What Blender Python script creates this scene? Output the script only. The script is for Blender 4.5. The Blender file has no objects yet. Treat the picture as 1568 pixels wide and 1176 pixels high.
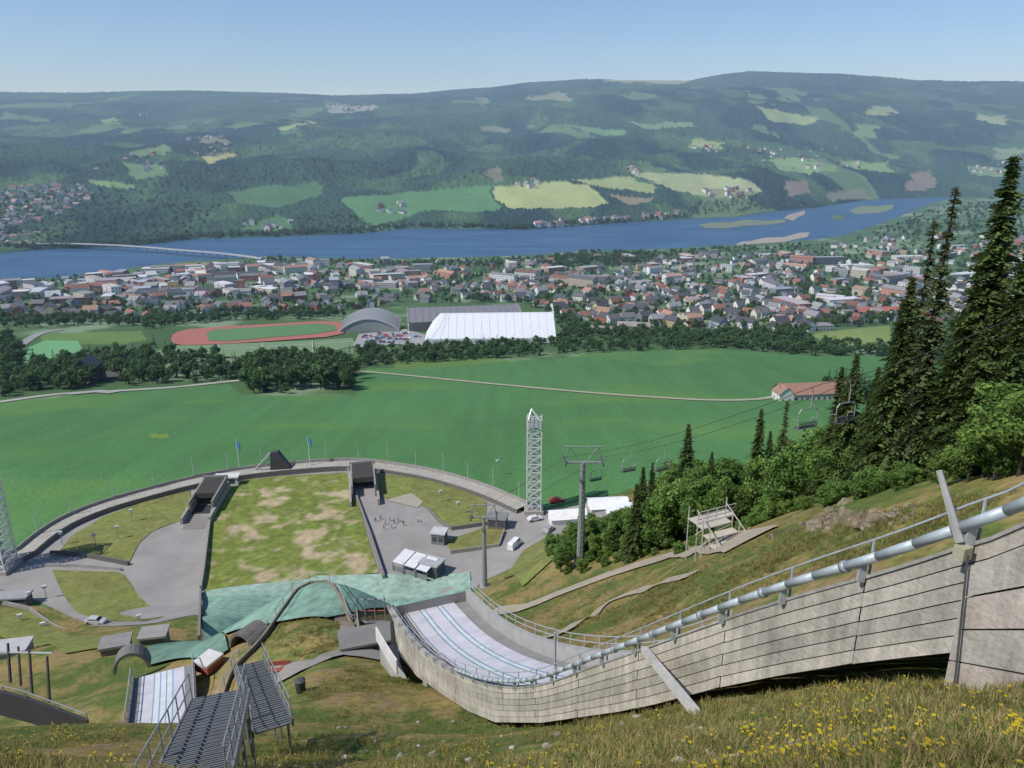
import bpy, math, random
import numpy as np
random.seed(7); rng=np.random.default_rng(7)
PIT=math.radians(17.7); CP,SP=math.cos(PIT),math.sin(PIT); F=1184.0
sc=bpy.context.scene
# ------------------------------------------------------------------ helpers
def ray(px,py):
    x=(px-784)/F; y=(588-py)/F
    return np.array([x,CP+y*SP,-SP+y*CP])
def at(px,py,t): return ray(px,py)*t
def onz(px,py,z):
    r=ray(px,py); return r*(z/r[2])
def project(X,Y,Z):
    d=np.maximum(Y*CP-Z*SP,0.5); up=Y*SP+Z*CP
    return 784+F*X/d, 588-F*up/d
def hsh(i,j,s):
    v=np.sin(i*127.1+j*311.7+s*74.7)*43758.5453
    return v-np.floor(v)
def vn(x,y,s=0):
    xi=np.floor(x); yi=np.floor(y); fx=x-xi; fy=y-yi
    fx=fx*fx*(3-2*fx); fy=fy*fy*(3-2*fy)
    return (hsh(xi,yi,s)*(1-fx)+hsh(xi+1,yi,s)*fx)*(1-fy)+(hsh(xi,yi+1,s)*(1-fx)+hsh(xi+1,yi+1,s)*fx)*fy
def fbm(x,y,o=4,s=0):
    a=.5; r=0; n=0
    for k in range(o):
        r=r+a*vn(x,y,s+k*3.1); n+=a; a*=.5; x=x*2.03+5.1; y=y*2.03+1.7
    return r/n
def inpoly(x,y,poly):
    ins=np.zeros(x.shape,bool); n=len(poly)
    for i in range(n):
        x1,y1=poly[i]; x2,y2=poly[(i+1)%n]
        if y1==y2: continue
        c=((y1>y)!=(y2>y))&(x<(x2-x1)*(y-y1)/(y2-y1)+x1)
        ins^=c
    return ins
# ------------------------------------------------------------------ terrain
ns=[(-500,450),(-200,440),(0,433),(60,428),(130,425),(200,412),(250,405),(330,399),(420,394),(560,398),(700,396),(830,391),(900,385),(1000,383),(1120,377),(1240,369),(1290,362),(1340,346),(1375,334),(1420,314),(1450,306),(1480,303),(2200,303)]
fs=[(-500,400),(0,388),(60,383),(200,378),(300,366),(450,362),(560,357),(620,350),(800,352),(900,345),(1060,335),(1130,332),(1200,322),(1250,318),(1330,306),(1440,302),(1480,302.5),(2200,302.5)]
ZL=-270.0
def sh(l):
    p=np.array([onz(a,b,ZL) for a,b in l]); return p[:,0]/p[:,1],p[:,1]
nu,nd=sh(ns); fu,fd=sh(fs)
sky=[(-600,128),(0,134),(120,138),(300,140),(420,143),(520,147),(640,144),(700,138),(760,134),(800,128),(860,124),(900,122),(1000,123),(1060,123),(1110,114),(1150,110),(1250,113),(1400,116),(1480,110),(1568,106),(2200,100)]
sr=np.array([ray(a,b) for a,b in sky]); su,sra=sr[:,0]/sr[:,1],sr[:,2]/sr[:,1]
DT=8000.0
EJ=at(250,1028,84); HDs=math.radians(-24); D2=np.array([math.sin(HDs),math.cos(HDs),0]); N2=np.array([math.cos(HDs),-math.sin(HDs),0])
ctrl=[]
def cw(x,y,z): ctrl.append((x,y,z))
def cp_(px,py,t): ctrl.append(tuple(at(px,py,t)))
for w in [(0,0,-1.75),(-8,0,-3.5),(10,-4,-1),(0,-15,9),(-40,0,-14),(30,0,-3),(-14,10,-9),(-100,40,-50),(-140,80,-75),(-100,110,-92),(60,30,-10),(35,60,-27),(48,80,-35),(36,90,-47),(30,120,-64),(24,160,-90),(65,120,-56),(65,200,-96),(100,60,-20),(120,150,-60),(140,240,-100),
  (-14.7,76,-57),(-29.8,113,-86),(-41,141,-101),(-45,120,-92),(-150,190,-105.5),(-200,160,-104),(-170,240,-107),(-100,270,-112),(0,270,-112),(100,280,-113),(-80,235,-106),(20,232,-106),(-20,225,-105)]: cw(*w)
for s_ in (0,-6,-12,-18,-25):
    for l_ in (-3.2,3.2):
        p=EJ+D2*s_+N2*l_; cw(p[0],p[1],p[2]+.16*(-s_)+.006*s_*s_-1.7)
for c in [(1568,1176,5.5),(1400,1176,7.4),(784,1176,14),(1568,1060,8.6),(1500,1062,13),(1400,1040,15),(1200,1060,18.5),(1000,1088,24),(880,1105,31),(760,1114,39.5),(500,1130,31),(450,1176,22.5),(240,1128,33),(320,1120,36),(0,1176,22),(0,1112,38),(130,1114,35),(640,1045,60),(560,1000,70),(470,1025,65),(430,1052,58),(470,935,94),
  (400,985,86),(440,930,93),(475,896,98.5),(500,896,98),(520,917,93),(545,952,83),(550,987,73),(340,1047,76),
  (280,1000,108),(280,985,118),(340,950,150),(230,1040,90),(850,965,98),(770,950,122),(900,900,118),(895,865,140),(850,850,152),(1000,900,87),(1060,850,87),(1200,850,53),(1100,930,52),(950,1000,49),(1250,800,58),(1500,752,40),(1568,745,37),(1350,775,50),(1150,822,70),(150,962,168),(30,1000,135),(130,1060,100),(175,1050,94),(60,1030,118)]: cp_(*c)
for p in [(600,870),(600,915),(700,890),(450,850),(450,900),(330,900),(200,870),(100,900),(400,740),(700,780),(560,720),(750,850),(50,860),(0,880),(820,790),(860,800),(700,840),(250,940),(240,780),(540,905),(600,932),(680,908),(500,925)]: ctrl.append(tuple(onz(p[0],p[1],-105)))
C=np.array(ctrl)
def kern(d2): return np.sqrt(d2+16.0)
n=len(C); A=np.zeros((n+3,n+3))
d2=((C[:,None,:2]-C[None,:,:2])**2).sum(-1)
A[:n,:n]=kern(d2); A[:n,:n]-=np.eye(n)*0.35
A[:n,n]=1;A[:n,n+1:]=C[:,:2]/100;A[n,:n]=1;A[n+1:,:n]=C[:,:2].T/100
W=np.linalg.solve(A,np.concatenate([C[:,2],[0,0,0]]))
def rbf(X,Y):
    r=W[n]+W[n+1]*X/100+W[n+2]*Y/100
    for k in range(n):
        r=r+W[k]*np.sqrt((X-C[k,0])**2+(Y-C[k,1])**2+16.0)
    return r
def H(X,Y):
    X=np.asarray(X,float); Y=np.asarray(Y,float); shp=np.broadcast(X,Y).shape
    X=np.broadcast_to(X,shp).ravel(); Y=np.broadcast_to(Y,shp).ravel()
    Ys=np.maximum(Y,1.0); u=X/Ys
    z=np.zeros_like(X); ff=Y>=229
    if ff.any():
        x_,y_,u_=X[ff],Y[ff],u[ff]
        Dn=np.interp(u_,nu,nd); Df=np.interp(u_,fu,fd)
        v=np.interp(y_,[200,240,300,350,511,800,1200],[-105,-107.5,-117.5,-125,-150,-185,-225])
        k=np.clip((y_-1200)/np.maximum(Dn-1200,50),0,1)
        v=np.where(y_>1200,-225-42*k,v)
        v=v+(fbm(x_/260,y_/260,3,2)-.5)*9*np.clip((y_-450)/400,0,1)*np.clip((Dn-y_)/300,0,1)
        s=np.clip((y_-Df)/(DT-Df),0,1.25)
        zt=np.interp(u_,su,sra)*DT
        s1=np.minimum(s,1)
        hl=-268+(zt+268)*s1**0.97-np.maximum(s-1,0)*400
        hl=hl+(fbm(x_/1300,y_/1500,3,5)-.5)*600*s1*(1-s1)*np.clip(s1*5,0,1)*1.3+(fbm(x_/420,y_/420,4,9)-.5)*170*np.clip(s1*6,0,1)*(1.03-s1)
        z[ff]=np.where(y_<Dn,v,np.where(y_>Df,hl,-277.0))
    w=np.clip((285-Y)/55,0,1); w=w*w*(3-2*w)
    m=Y<286
    if m.any():
        zz=rbf(X[m],Y[m]); z[m]=z[m]*(1-w[m])+zz*w[m]
    return z.reshape(shp)
def h1(x,y): return float(H(np.array([x]),np.array([y]))[0])
def hits(px,py,t0=3.0,t1=9500.0,N=700):
    px=np.asarray(px,float);py=np.asarray(py,float)
    x=(px-784)/F;y=(588-py)/F
    R=np.stack([x,CP+y*SP,-SP+y*CP],1)
    T=np.geomspace(t0,t1,N)
    out=np.zeros((len(px),3))
    for a in range(0,len(px),400):
        r=R[a:a+400]
        P=r[:,None,:]*T[None,:,None]
        dz=P[...,2]-H(P[...,0],P[...,1])
        hit=dz<0; idx=np.argmax(hit,1); idx=np.where(hit.any(1),np.maximum(idx,1),N-1)
        ii=np.arange(len(r)); d0=dz[ii,idx-1]; d1=dz[ii,idx]
        f=np.clip(d0/np.where(d0-d1==0,1,d0-d1),0,1)
        t=T[idx-1]+(T[idx]-T[idx-1])*f
        Q=r*t[:,None]; Q[:,2]=H(Q[:,0],Q[:,1]); out[a:a+400]=Q
    return out
def hit(px,py,t0=3.0,t1=9500.0): return hits([px],[py],t0,t1,1200)[0]
# ------------------------------------------------------------------ materials
HAZE_TINT=(0.13,0.24,0.37)
def mat(name,col=None,rough=.8,nscale=1.0,namt=.25,attr=None,haze=True,bump=0,bscale=None,metal=0,trans=0,coords='pos',detail=4,spec=.3,streak=False):
    m=bpy.data.materials.new(name); m.use_nodes=True; nt=m.node_tree; N=nt.nodes; L=nt.links
    b=N['Principled BSDF']; b.inputs['Roughness'].default_value=rough; b.inputs['Metallic'].default_value=metal
    b.inputs['Specular IOR Level'].default_value=spec
    geo=N.new('ShaderNodeNewGeometry')
    if attr:
        a=N.new('ShaderNodeAttribute'); a.attribute_name=attr; base=a.outputs['Color']
    else:
        a=N.new('ShaderNodeRGB'); a.outputs[0].default_value=(*col,1); base=a.outputs[0]
    tc=geo.outputs['Position']
    no=N.new('ShaderNodeTexNoise'); no.inputs['Scale'].default_value=nscale; no.inputs['Detail'].default_value=detail; no.inputs['Roughness'].default_value=.65
    L.new(tc,no.inputs['Vector'])
    mr=N.new('ShaderNodeMapRange'); mr.inputs[1].default_value=.3; mr.inputs[2].default_value=.7; mr.inputs[3].default_value=1-namt; mr.inputs[4].default_value=1+namt
    L.new(no.outputs[0],mr.inputs[0])
    vm=N.new('ShaderNodeVectorMath'); vm.operation='SCALE'; L.new(base,vm.inputs[0]); L.new(mr.outputs[0],vm.inputs[3])
    out=vm.outputs[0]
    if streak:
        for (scl,lo,hi,a_,b2_) in (((2.2,2.2,.35),.35,.70,1.15,.66),((.35,.35,.5),.40,.66,1.06,.80)):
            mp=N.new('ShaderNodeMapping'); mp.inputs['Scale'].default_value=scl; L.new(tc,mp.inputs[0])
            n2=N.new('ShaderNodeTexNoise'); n2.inputs['Scale'].default_value=1.4; n2.inputs['Detail'].default_value=6; n2.inputs['Roughness'].default_value=.7; L.new(mp.outputs[0],n2.inputs['Vector'])
            m2=N.new('ShaderNodeMapRange'); m2.inputs[1].default_value=lo; m2.inputs[2].default_value=hi; m2.inputs[3].default_value=a_; m2.inputs[4].default_value=b2_; L.new(n2.outputs[0],m2.inputs[0])
            v2=N.new('ShaderNodeVectorMath'); v2.operation='SCALE'; L.new(out,v2.inputs[0]); L.new(m2.outputs[0],v2.inputs[3]); out=v2.outputs[0]
    if haze:  # aerial haze painted into the base colour, stronger with distance from the origin
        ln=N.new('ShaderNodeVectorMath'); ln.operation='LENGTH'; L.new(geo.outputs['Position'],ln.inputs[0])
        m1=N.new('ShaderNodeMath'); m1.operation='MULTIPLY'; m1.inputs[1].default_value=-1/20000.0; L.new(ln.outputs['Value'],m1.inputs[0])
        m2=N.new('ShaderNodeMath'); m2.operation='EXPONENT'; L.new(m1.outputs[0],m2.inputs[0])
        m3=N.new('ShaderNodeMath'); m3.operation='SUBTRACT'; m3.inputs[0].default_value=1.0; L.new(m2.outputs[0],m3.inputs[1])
        mx=N.new('ShaderNodeMix'); mx.data_type='RGBA'; L.new(m3.outputs[0],mx.inputs[0]); L.new(out,mx.inputs[6]); mx.inputs[7].default_value=(*HAZE_TINT,1)
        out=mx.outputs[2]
    L.new(out,b.inputs['Base Color'])
    if bump:
        bn=N.new('ShaderNodeTexNoise'); bn.inputs['Scale'].default_value=bscale or nscale; bn.inputs['Detail'].default_value=4; L.new(tc,bn.inputs['Vector'])
        bu=N.new('ShaderNodeBump'); bu.inputs['Strength'].default_value=bump; bu.inputs['Distance'].default_value=.1
        L.new(bn.outputs[0],bu.inputs['Height']); L.new(bu.outputs[0],b.inputs['Normal'])
    if trans:
        tr=N.new('ShaderNodeBsdfTranslucent'); L.new(out,tr.inputs[0]); ms=N.new('ShaderNodeMixShader'); ms.inputs[0].default_value=trans
        o=N['Material Output']; L.new(b.outputs[0],ms.inputs[1]); L.new(tr.outputs[0],ms.inputs[2]); L.new(ms.outputs[0],o.inputs[0])
    return m
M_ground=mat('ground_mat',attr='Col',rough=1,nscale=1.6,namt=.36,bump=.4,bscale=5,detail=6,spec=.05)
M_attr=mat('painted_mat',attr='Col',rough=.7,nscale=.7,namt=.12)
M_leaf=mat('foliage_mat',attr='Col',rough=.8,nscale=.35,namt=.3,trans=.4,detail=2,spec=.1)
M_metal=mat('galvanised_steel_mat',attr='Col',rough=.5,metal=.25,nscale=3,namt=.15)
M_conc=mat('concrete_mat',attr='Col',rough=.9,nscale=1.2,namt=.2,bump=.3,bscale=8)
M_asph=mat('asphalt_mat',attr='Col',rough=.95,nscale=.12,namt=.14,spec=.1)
# ------------------------------------------------------------------ mesh builder
class MB:
    def __init__(s): s.v=[];s.f=[];s.c=[];s.m=[]
    def add(s,V,Fs,col,mi=0):
        o=len(s.v); s.v.extend([tuple(map(float,p)) for p in V])
        for f in Fs: s.f.append(tuple(i+o for i in f)); s.c.append(col); s.m.append(mi)
    def box(s,c,d,rz=0,col=(.5,.5,.5),mi=0,top=1.0):
        ca,sa=math.cos(rz),math.sin(rz); V=[]
        for z,k in ((-.5,1),(.5,top)):
            for x,y in ((-.5,-.5),(.5,-.5),(.5,.5),(-.5,.5)):
                X=x*d[0]*k;Y=y*d[1]*k; V.append((c[0]+X*ca-Y*sa,c[1]+X*sa+Y*ca,c[2]+z*d[2]))
        s.add(V,[(3,2,1,0),(4,5,6,7),(0,1,5,4),(1,2,6,5),(2,3,7,6),(3,0,4,7)],col,mi)
    def cyl(s,a,b,r,r2=None,n=6,col=(.5,.5,.5),mi=0):
        a=np.array(a,float);b=np.array(b,float); r2=r if r2 is None else r2
        d=b-a; L=np.linalg.norm(d)
        if L<1e-6:return
        d/=L; up=np.array([0,0,1.]) if abs(d[2])<.95 else np.array([1.,0,0])
        x=np.cross(up,d);x/=np.linalg.norm(x);y=np.cross(d,x)
        V=[];
        for P,R in((a,r),(b,r2)):
            for k in range(n):
                t=2*math.pi*(k+.5)/n; V.append(P+R*(math.cos(t)*x+math.sin(t)*y))
        Fs=[(k,(k+1)%n,n+(k+1)%n,n+k) for k in range(n)]+[tuple(range(n-1,-1,-1)),tuple(range(n,2*n))]
        s.add(V,Fs,col,mi)
    def path(s,P,r,n=6,col=(.5,.5,.5)):
        for i in range(len(P)-1): s.cyl(P[i],P[i+1],r,n=n,col=col)
    def wall(s,P,h,th,col,base=0.0,cap=None):
        P=[np.array(p,float) for p in P]
        for i in range(len(P)-1):
            a,b=P[i],P[i+1]; d=(b-a)[:2]; L=np.hypot(*d)
            if L<1e-6: continue
            nn=np.array([-d[1],d[0],0])/L*th/2
            V=[a-nn,b-nn,b+nn,a+nn]; lo=[p-np.array([0,0,base]) for p in V]; hi=[p+np.array([0,0,h]) for p in V]
            s.add(lo+hi,[(3,2,1,0),(4,5,6,7),(0,1,5,4),(1,2,6,5),(2,3,7,6),(3,0,4,7)],col)
    def gable(s,x,y,z,l,w,h,rh,rz,wc,rc,win=True,wcol=(.05,.06,.08)):
        ca,sa=math.cos(rz),math.sin(rz)
        def T(p): return (x+p[0]*ca-p[1]*sa,y+p[0]*sa+p[1]*ca,z+p[2])
        a,b=l/2,w/2
        V=[(-a,-b,-2),(a,-b,-2),(a,b,-2),(-a,b,-2),(-a,-b,h),(a,-b,h),(a,b,h),(-a,b,h),(-a,0,h+rh),(a,0,h+rh)]
        s.add([T(p) for p in V],[(0,1,5,4),(1,2,6,9,5),(2,3,7,6),(3,0,4,8,7)],wc)
        o=.5;k=rh/b*o; e=.15
        R=[(-a-o,-b-o,h-k+e),(a+o,-b-o,h-k+e),(a+o,0,h+rh+e),(-a-o,0,h+rh+e),(-a-o,b+o,h-k+e),(a+o,b+o,h-k+e)]
        s.add([T(p) for p in R],[(0,1,2,3),(3,2,5,4)],rc)
        if win:
            nf=max(1,int(h//2.7)); nw=max(2,int(l//3))
            for fl in range(nf):
                zz=.9+fl*2.7
                for i in range(nw):
                    cx=-a+l*(i+.5)/nw
                    for sy in (-1,1):
                        yy=sy*(b+.04); s.add([T((cx-.55,yy,zz)),T((cx+.55,yy,zz)),T((cx+.55,yy,zz+1.3)),T((cx-.55,yy,zz+1.3))],[(0,1,2,3)],wcol)
                for sx in (-1,1):
                    for cy in (-b*.45,b*.45):
                        xx=sx*(a+.04); s.add([T((xx,cy-.5,zz)),T((xx,cy+.5,zz)),T((xx,cy+.5,zz+1.3)),T((xx,cy-.5,zz+1.3))],[(0,1,2,3)],wcol)
    def flat(s,x,y,z,l,w,h,rz,wc,rc,wcol=(.06,.07,.09)):
        s.box((x,y,z+h/2-1),(l,w,h+2),rz,wc); s.box((x,y,z+h+.2),(l+.6,w+.6,.4),rz,rc)
        ca,sa=math.cos(rz),math.sin(rz)
        nf=max(1,int(h//3.2))
        for fl in range(nf):
            zz=1+fl*3.2
            if zz+1.6>h: continue
            for (L,off,ax) in ((l,w/2+.05,0),(w,l/2+.05,1)):
                nn=max(2,int(L//3.5)); hw=min(.9,L/nn*.35)
                for i in range(nn):
                    c=-L/2+L*(i+.5)/nn
                    for sg in(-1,1):
                        Q=[]
                        for dc,dz in ((-hw,0),(hw,0),(hw,1.4),(-hw,1.4)):
                            px_,py_=((c+dc,sg*off) if ax==0 else (sg*off,c+dc))
                            Q.append((x+px_*ca-py_*sa,y+px_*sa+py_*ca,z+zz+dz))
                        s.add(Q,[(0,1,2,3)],wcol)
    def quads(s,Cn,A_,B_,cols):
        o=len(s.v); N=len(Cn)
        V=np.stack([Cn-A_-B_,Cn+A_-B_*.6,Cn+A_*.3+B_,Cn-A_*.8+B_*.7],1).reshape(-1,3)
        s.v.extend(map(tuple,V.tolist()))
        for i in range(N): s.f.append((o+4*i,o+4*i+1,o+4*i+2,o+4*i+3)); s.c.append(tuple(cols[i])); s.m.append(0)
    def obj(s,name,mats,parent=None,smooth=False,link=True):
        me=bpy.data.meshes.new(name); me.from_pydata(s.v,[],s.f); 
        mats=mats if isinstance(mats,list) else [mats]
        for m in mats: me.materials.append(m)
        at_=me.attributes.new('Col','FLOAT_COLOR','FACE')
        cc=np.ones((len(s.f),4),np.float32); cc[:,:3]=np.array(s.c,np.float32).reshape(-1,3); at_.data.foreach_set('color',cc.ravel())
        me.polygons.foreach_set('material_index',np.array(s.m,np.int32))
        if smooth: me.polygons.foreach_set('use_smooth',np.ones(len(s.f),bool))
        me.update()
        ob=bpy.data.objects.new(name,me)
        if link: sc.collection.objects.link(ob)
        if parent: ob.parent=parent
        return ob
def vary(c,a=.15):
    k=1+random.uniform(-a,a); return tuple(max(0,x*k*(1+random.uniform(-a/4,a/4))) for x in c)
# ------------------------------------------------------------------ ground sheet
RIM=[(15,858),(40,845),(60,828),(100,801),(160,776),(240,753),(300,738),(370,725),(450,716),(530,711),(590,716),(660,728),(720,745),(760,760),(800,778)]
rimW=[onz(a,b,-104) for a,b in RIM]
arenaP=[(p[0],p[1]) for p in rimW]+[tuple(onz(a,b,-105)[:2]) for a,b in [(860,778),(960,768),(970,790),(880,815),(850,830),(800,890),(750,905),(720,930),(560,950),(290,965),(250,990),(150,975),(60,925),(0,905),(-60,900),(-60,870)]]
NA=1050
az=np.linspace(math.radians(-52),math.radians(52),NA)
rr=np.concatenate([np.geomspace(.6,120,240)[:-1],np.geomspace(120,320,180)[:-1],np.geomspace(320,2200,220)[:-1],np.geomspace(2200,8600,500)])
NR=len(rr)
Rg,Ag=np.meshgrid(rr,az,indexing='ij')
GX=(Rg*np.sin(Ag)).ravel(); GY=(Rg*np.cos(Ag)).ravel()
GZ=H(GX,GY)
PX,PY=project(GX,GY,GZ)
u=GX/np.maximum(GY,1); Dn=np.interp(u,nu,nd); Df=np.interp(u,fu,fd)
far=GY>Df; lake=(GY>Dn)&(GY<Df)
rnd=rng.random(GX.shape)
wob=(fbm(GX/120,GY/160,4,11)-.5); wob2=(fbm(GX/120,GY/160,4,31)-.5)
qx=PX+wob*30; qy=PY+wob2*11
col=np.zeros((len(GX),3))
big=fbm(GX/380,GY/700,5,21)
k=np.clip((big-.42)*6,0,1)[:,None]
col[:]=np.array((.007,.024,.017))*(1-k)+np.array((.028,.064,.028))*k
dec=np.clip((fbm(GX/180,GY/300,5,41)-.54)*9,0,1)[:,None]*np.clip((3.2-(GY-Df)/1400),.25,1)[:,None]
col=col*(1-dec*.75)+np.array((.07,.135,.042))*dec*.75
forest=far.astype(float)
patches=[([(530,303),(560,300),(700,290),(750,287),(772,318),(760,325),(640,328),(585,345),(535,328)],(.09,.21,.07)),
([(757,288),(860,279),(900,283),(927,312),(905,318),(785,323),(765,305)],(.36,.42,.16)),
([(870,275),(960,270),(1000,285),(1000,299),(930,290)],(.30,.36,.15)),
([(960,262),(1080,268),(1150,280),(1168,293),(1110,305),(1060,301),(1000,283)],(.33,.38,.19)),
([(925,300),(1010,303),(965,315)],(.24,.2,.12)),([(1070,292),(1160,290),(1150,302),(1090,306)],(.22,.26,.12)),
([(305,240),(355,235),(372,240),(320,250)],(.42,.42,.16)),([(190,235),(250,222),(262,235),(210,243)],(.16,.25,.09)),
([(185,250),(235,250),(268,270),(205,276)],(.12,.22,.08)),([(425,195),(470,185),(482,188),(440,200)],(.3,.36,.16)),
([(1160,165),(1250,180),(1240,192),(1180,185)],(.26,.34,.14)),([(1325,165),(1370,165),(1375,175),(1330,178)],(.26,.34,.14)),
([(810,148),(870,143),(875,155),(815,156)],(.22,.25,.14)),([(1495,175),(1545,180),(1540,190),(1490,183)],(.26,.34,.14)),
([(1285,245),(1360,250),(1368,266),(1310,264)],(.2,.34,.12)),([(1180,245),(1230,243),(1282,258),(1240,270),(1190,262)],(.2,.32,.12)),
([(880,195),(960,200),(950,210),(900,207)],(.13,.24,.1)),([(1060,215),(1110,220),(1100,230),(1050,226)],(.26,.32,.12)),
([(1390,268),(1420,263),(1434,292),(1385,294)],(.20,.165,.12)),([(1205,280),(1225,277),(1240,297),(1208,302)],(.20,.165,.12)),
([(745,262),(762,257),(773,282),(752,285)],(.17,.15,.09)),([(345,295),(480,280),(492,300),(430,322),(360,312)],(.07,.15,.05)),
([(500,162),(575,162),(580,170),(498,172)],(.3,.3,.25)),([(885,121),(960,118),(1060,124),(1040,130),(960,128)],(.3,.34,.16)),
([(150,185),(180,178),(186,188),(160,192)],(.18,.28,.1)),([(955,185),(1000,190),(1060,186),(1065,196),(990,200)],(.16,.25,.11)),
([(725,150),(745,152),(740,165),(728,162)],(.16,.20,.11)),([(730,195),(780,198),(775,206),(735,203)],(.16,.19,.11)),
([(1305,192),(1340,190),(1345,215),(1310,212)],(.18,.28,.1)),([(1520,228),(1568,230),(1568,250),(1525,245)],(.2,.26,.13)),
([(1480,255),(1560,258),(1568,270),(1490,268)],(.16,.26,.1)),([(0,170),(70,178),(75,186),(0,182)],(.10,.18,.07)),
([(300,215),(345,212),(350,220),(300,224)],(.2,.21,.13)),([(140,278),(200,280),(205,288),(140,286)],(.16,.26,.09)),
([(1255,296),(1320,290),(1330,304),(1270,308)],(.20,.21,.13)),([(1350,308),(1440,303),(1450,318),(1370,330)],(.14,.24,.08)),
([(540,345),(600,343),(620,350),(560,354)],(.1,.2,.07)),([(385,345),(420,330),(450,345),(440,356),(350,356)],(.07,.15,.05))]
for pl,cc in patches:
    m=inpoly(qx,qy,pl)&far
    col[m]=np.array(cc)*(.8+.35*big[m]+.1*rnd[m])[:,None]; forest[m]=0
rp=(fbm(GX/300+40,GY/540,4,51)>.65)&far&(PY>135)&(forest>0)&(vn(GX/900,GY/1400,3)>.42)
col[rp]=np.array((.11,.18,.07)); forest[rp]=.0
st=far&(forest>0)
GZm=GZ.copy()
GZm[st]+=rnd[st]*11*np.clip((GY-Df)[st]/60,0,1)
col[st]*=(.70+.6*rnd[st])[:,None]
val=(~far)&(~lake)&(GY>215)
ncol=fbm(GX/60,GY/60,4,61)
tc=np.array((.075,.14,.05))*(.7+.6*ncol)[:,None]+np.array((.12,.12,.11))*np.clip((ncol-.56)*7,0,1)[:,None]
col[val]=tc[val]
cropP=[(-400,640),(0,616),(180,600),(350,588),(370,605),(545,606),(548,566),(640,561),(870,548),(900,541),(1100,534),(1230,544),(1350,545),(1568,570),(2400,600),(2400,1176),(-400,1176)]
ina=inpoly(GX,GY,arenaP)
hill=(GZ>-104.3)
crop=inpoly(PX,PY,cropP)&(GY>150)&(~ina)&(~far)&(GZ<-104.0)
cn=fbm(GX/90,GY/90,4,71); cf=fbm(GX/5,GY/60,3,72)
cc=np.array((.078,.190,.066))*(.72+.34*cn+.26*cf)[:,None]
yl=np.clip((fbm(GX/60+9,GY/35,3,75)-.60)*6,0,1)[:,None]; cc=cc*(1-yl*.5)+np.array((.13,.24,.06))*yl*.5
col[crop]=cc[crop]
for pl,c_ in [([(600,556),(700,550),(760,548),(780,553),(700,560),(610,566)],(.13,.22,.06)),([(228,664),(258,665),(258,671),(230,670)],(.16,.26,.05)),
   ([(1240,512),(1290,505),(1362,498),(1365,520),(1330,530),(1270,528)],(.2,.26,.08)),([(1205,495),(1280,490),(1275,498),(1215,502)],(.13,.12,.1)),([(60,512),(215,506),(225,520),(190,527),(65,527)],(.13,.22,.06)),
   ([(540,527),(600,520),(660,530),(640,545),(560,560),(545,565)],(.09,.15,.05))]:
    m=inpoly(PX,PY,pl)&(~far)&(GY>250); col[m]=np.array(c_)*(.8+.4*ncol[m])[:,None]
near=(GY<=300)&(~crop)&(~ina)
gn=fbm(GX/7,GY/7,5,81); g2=fbm(GX/1.3,GY/1.3,4,83); g3=fbm(GX/30,GY/30,3,85)
k=np.clip((gn*.6+g2*.4-.41)*6,0,1)[:,None]
hc=np.array((.10,.135,.036))*(1-k)+np.array((.265,.205,.075))*k
br=np.clip((g2-.52)*8,0,1)[:,None]*np.clip((gn-.40)*5,0,1)[:,None]
hc=hc*(1-br*.65)+np.array((.24,.165,.105))*br*.65
hc*=(.78+.45*g3)[:,None]
nm=near&(hill|(GY<240)); col[nm]=hc[nm]
col[ina]=(.24,.23,.22)
GZm[near]+= ((g2-.5)*.30+(gn-.5)*.8)[near]*np.clip((60-GY[near])/30,0.15,1)
me=bpy.data.meshes.new('ground')
V=np.stack([GX,GY,GZm],1).astype(np.float32)
i0=(np.arange(NR-1)[:,None]*NA+np.arange(NA-1)[None,:]).ravel()
Fq=np.stack([i0,i0+1,i0+NA+1,i0+NA],1).astype(np.int32)[:, ::-1]
me.vertices.add(len(V)); me.vertices.foreach_set('co',V.ravel())
me.loops.add(Fq.size); me.loops.foreach_set('vertex_index',np.ascontiguousarray(Fq).ravel())
me.polygons.add(len(Fq)); me.polygons.foreach_set('loop_start',np.arange(0,Fq.size,4,dtype=np.int32))
me.update(calc_edges=True)
ca_=me.attributes.new('Col','FLOAT_COLOR','POINT'); c4=np.ones((len(V),4),np.float32); c4[:,:3]=col; ca_.data.foreach_set('color',c4.ravel())
me.materials.append(M_ground)
gob=bpy.data.objects.new('ground',me); sc.collection.objects.link(gob)
if me.polygons[0].normal.z<0: me.flip_normals()
# ------------------------------------------------------------------ lake
mw=bpy.data.materials.new('lake_water_mat'); mw.use_nodes=True; N_=mw.node_tree.nodes; L_=mw.node_tree.links; b=N_['Principled BSDF']
b.inputs['Roughness'].default_value=.4; b.inputs['IOR'].default_value=1.33; b.inputs['Specular IOR Level'].default_value=.2
g_=N_.new('ShaderNodeNewGeometry'); mp=N_.new('ShaderNodeMapping'); mp.inputs['Scale'].default_value=(.004,.02,1); nz=N_.new('ShaderNodeTexNoise'); nz.inputs['Scale'].default_value=1; nz.inputs['Detail'].default_value=6
L_.new(g_.outputs['Position'],mp.inputs[0]); L_.new(mp.outputs[0],nz.inputs[0]); cr=N_.new('ShaderNodeValToRGB'); cr.color_ramp.elements[0].position=.35; cr.color_ramp.elements[1].position=.7
cr.color_ramp.elements[0].color=(.030,.085,.185,1); cr.color_ramp.elements[1].color=(.06,.14,.26,1); L_.new(nz.outputs[0],cr.inputs[0]); L_.new(cr.outputs[0],b.inputs['Base Color'])
mb=MB(); mb.add([(-4000,1150,ZL),(5500,1150,ZL),(5500,4300,ZL),(-4000,4300,ZL)],[(0,1,2,3)],(1,1,1)); mb.obj('lake',mw)
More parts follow.
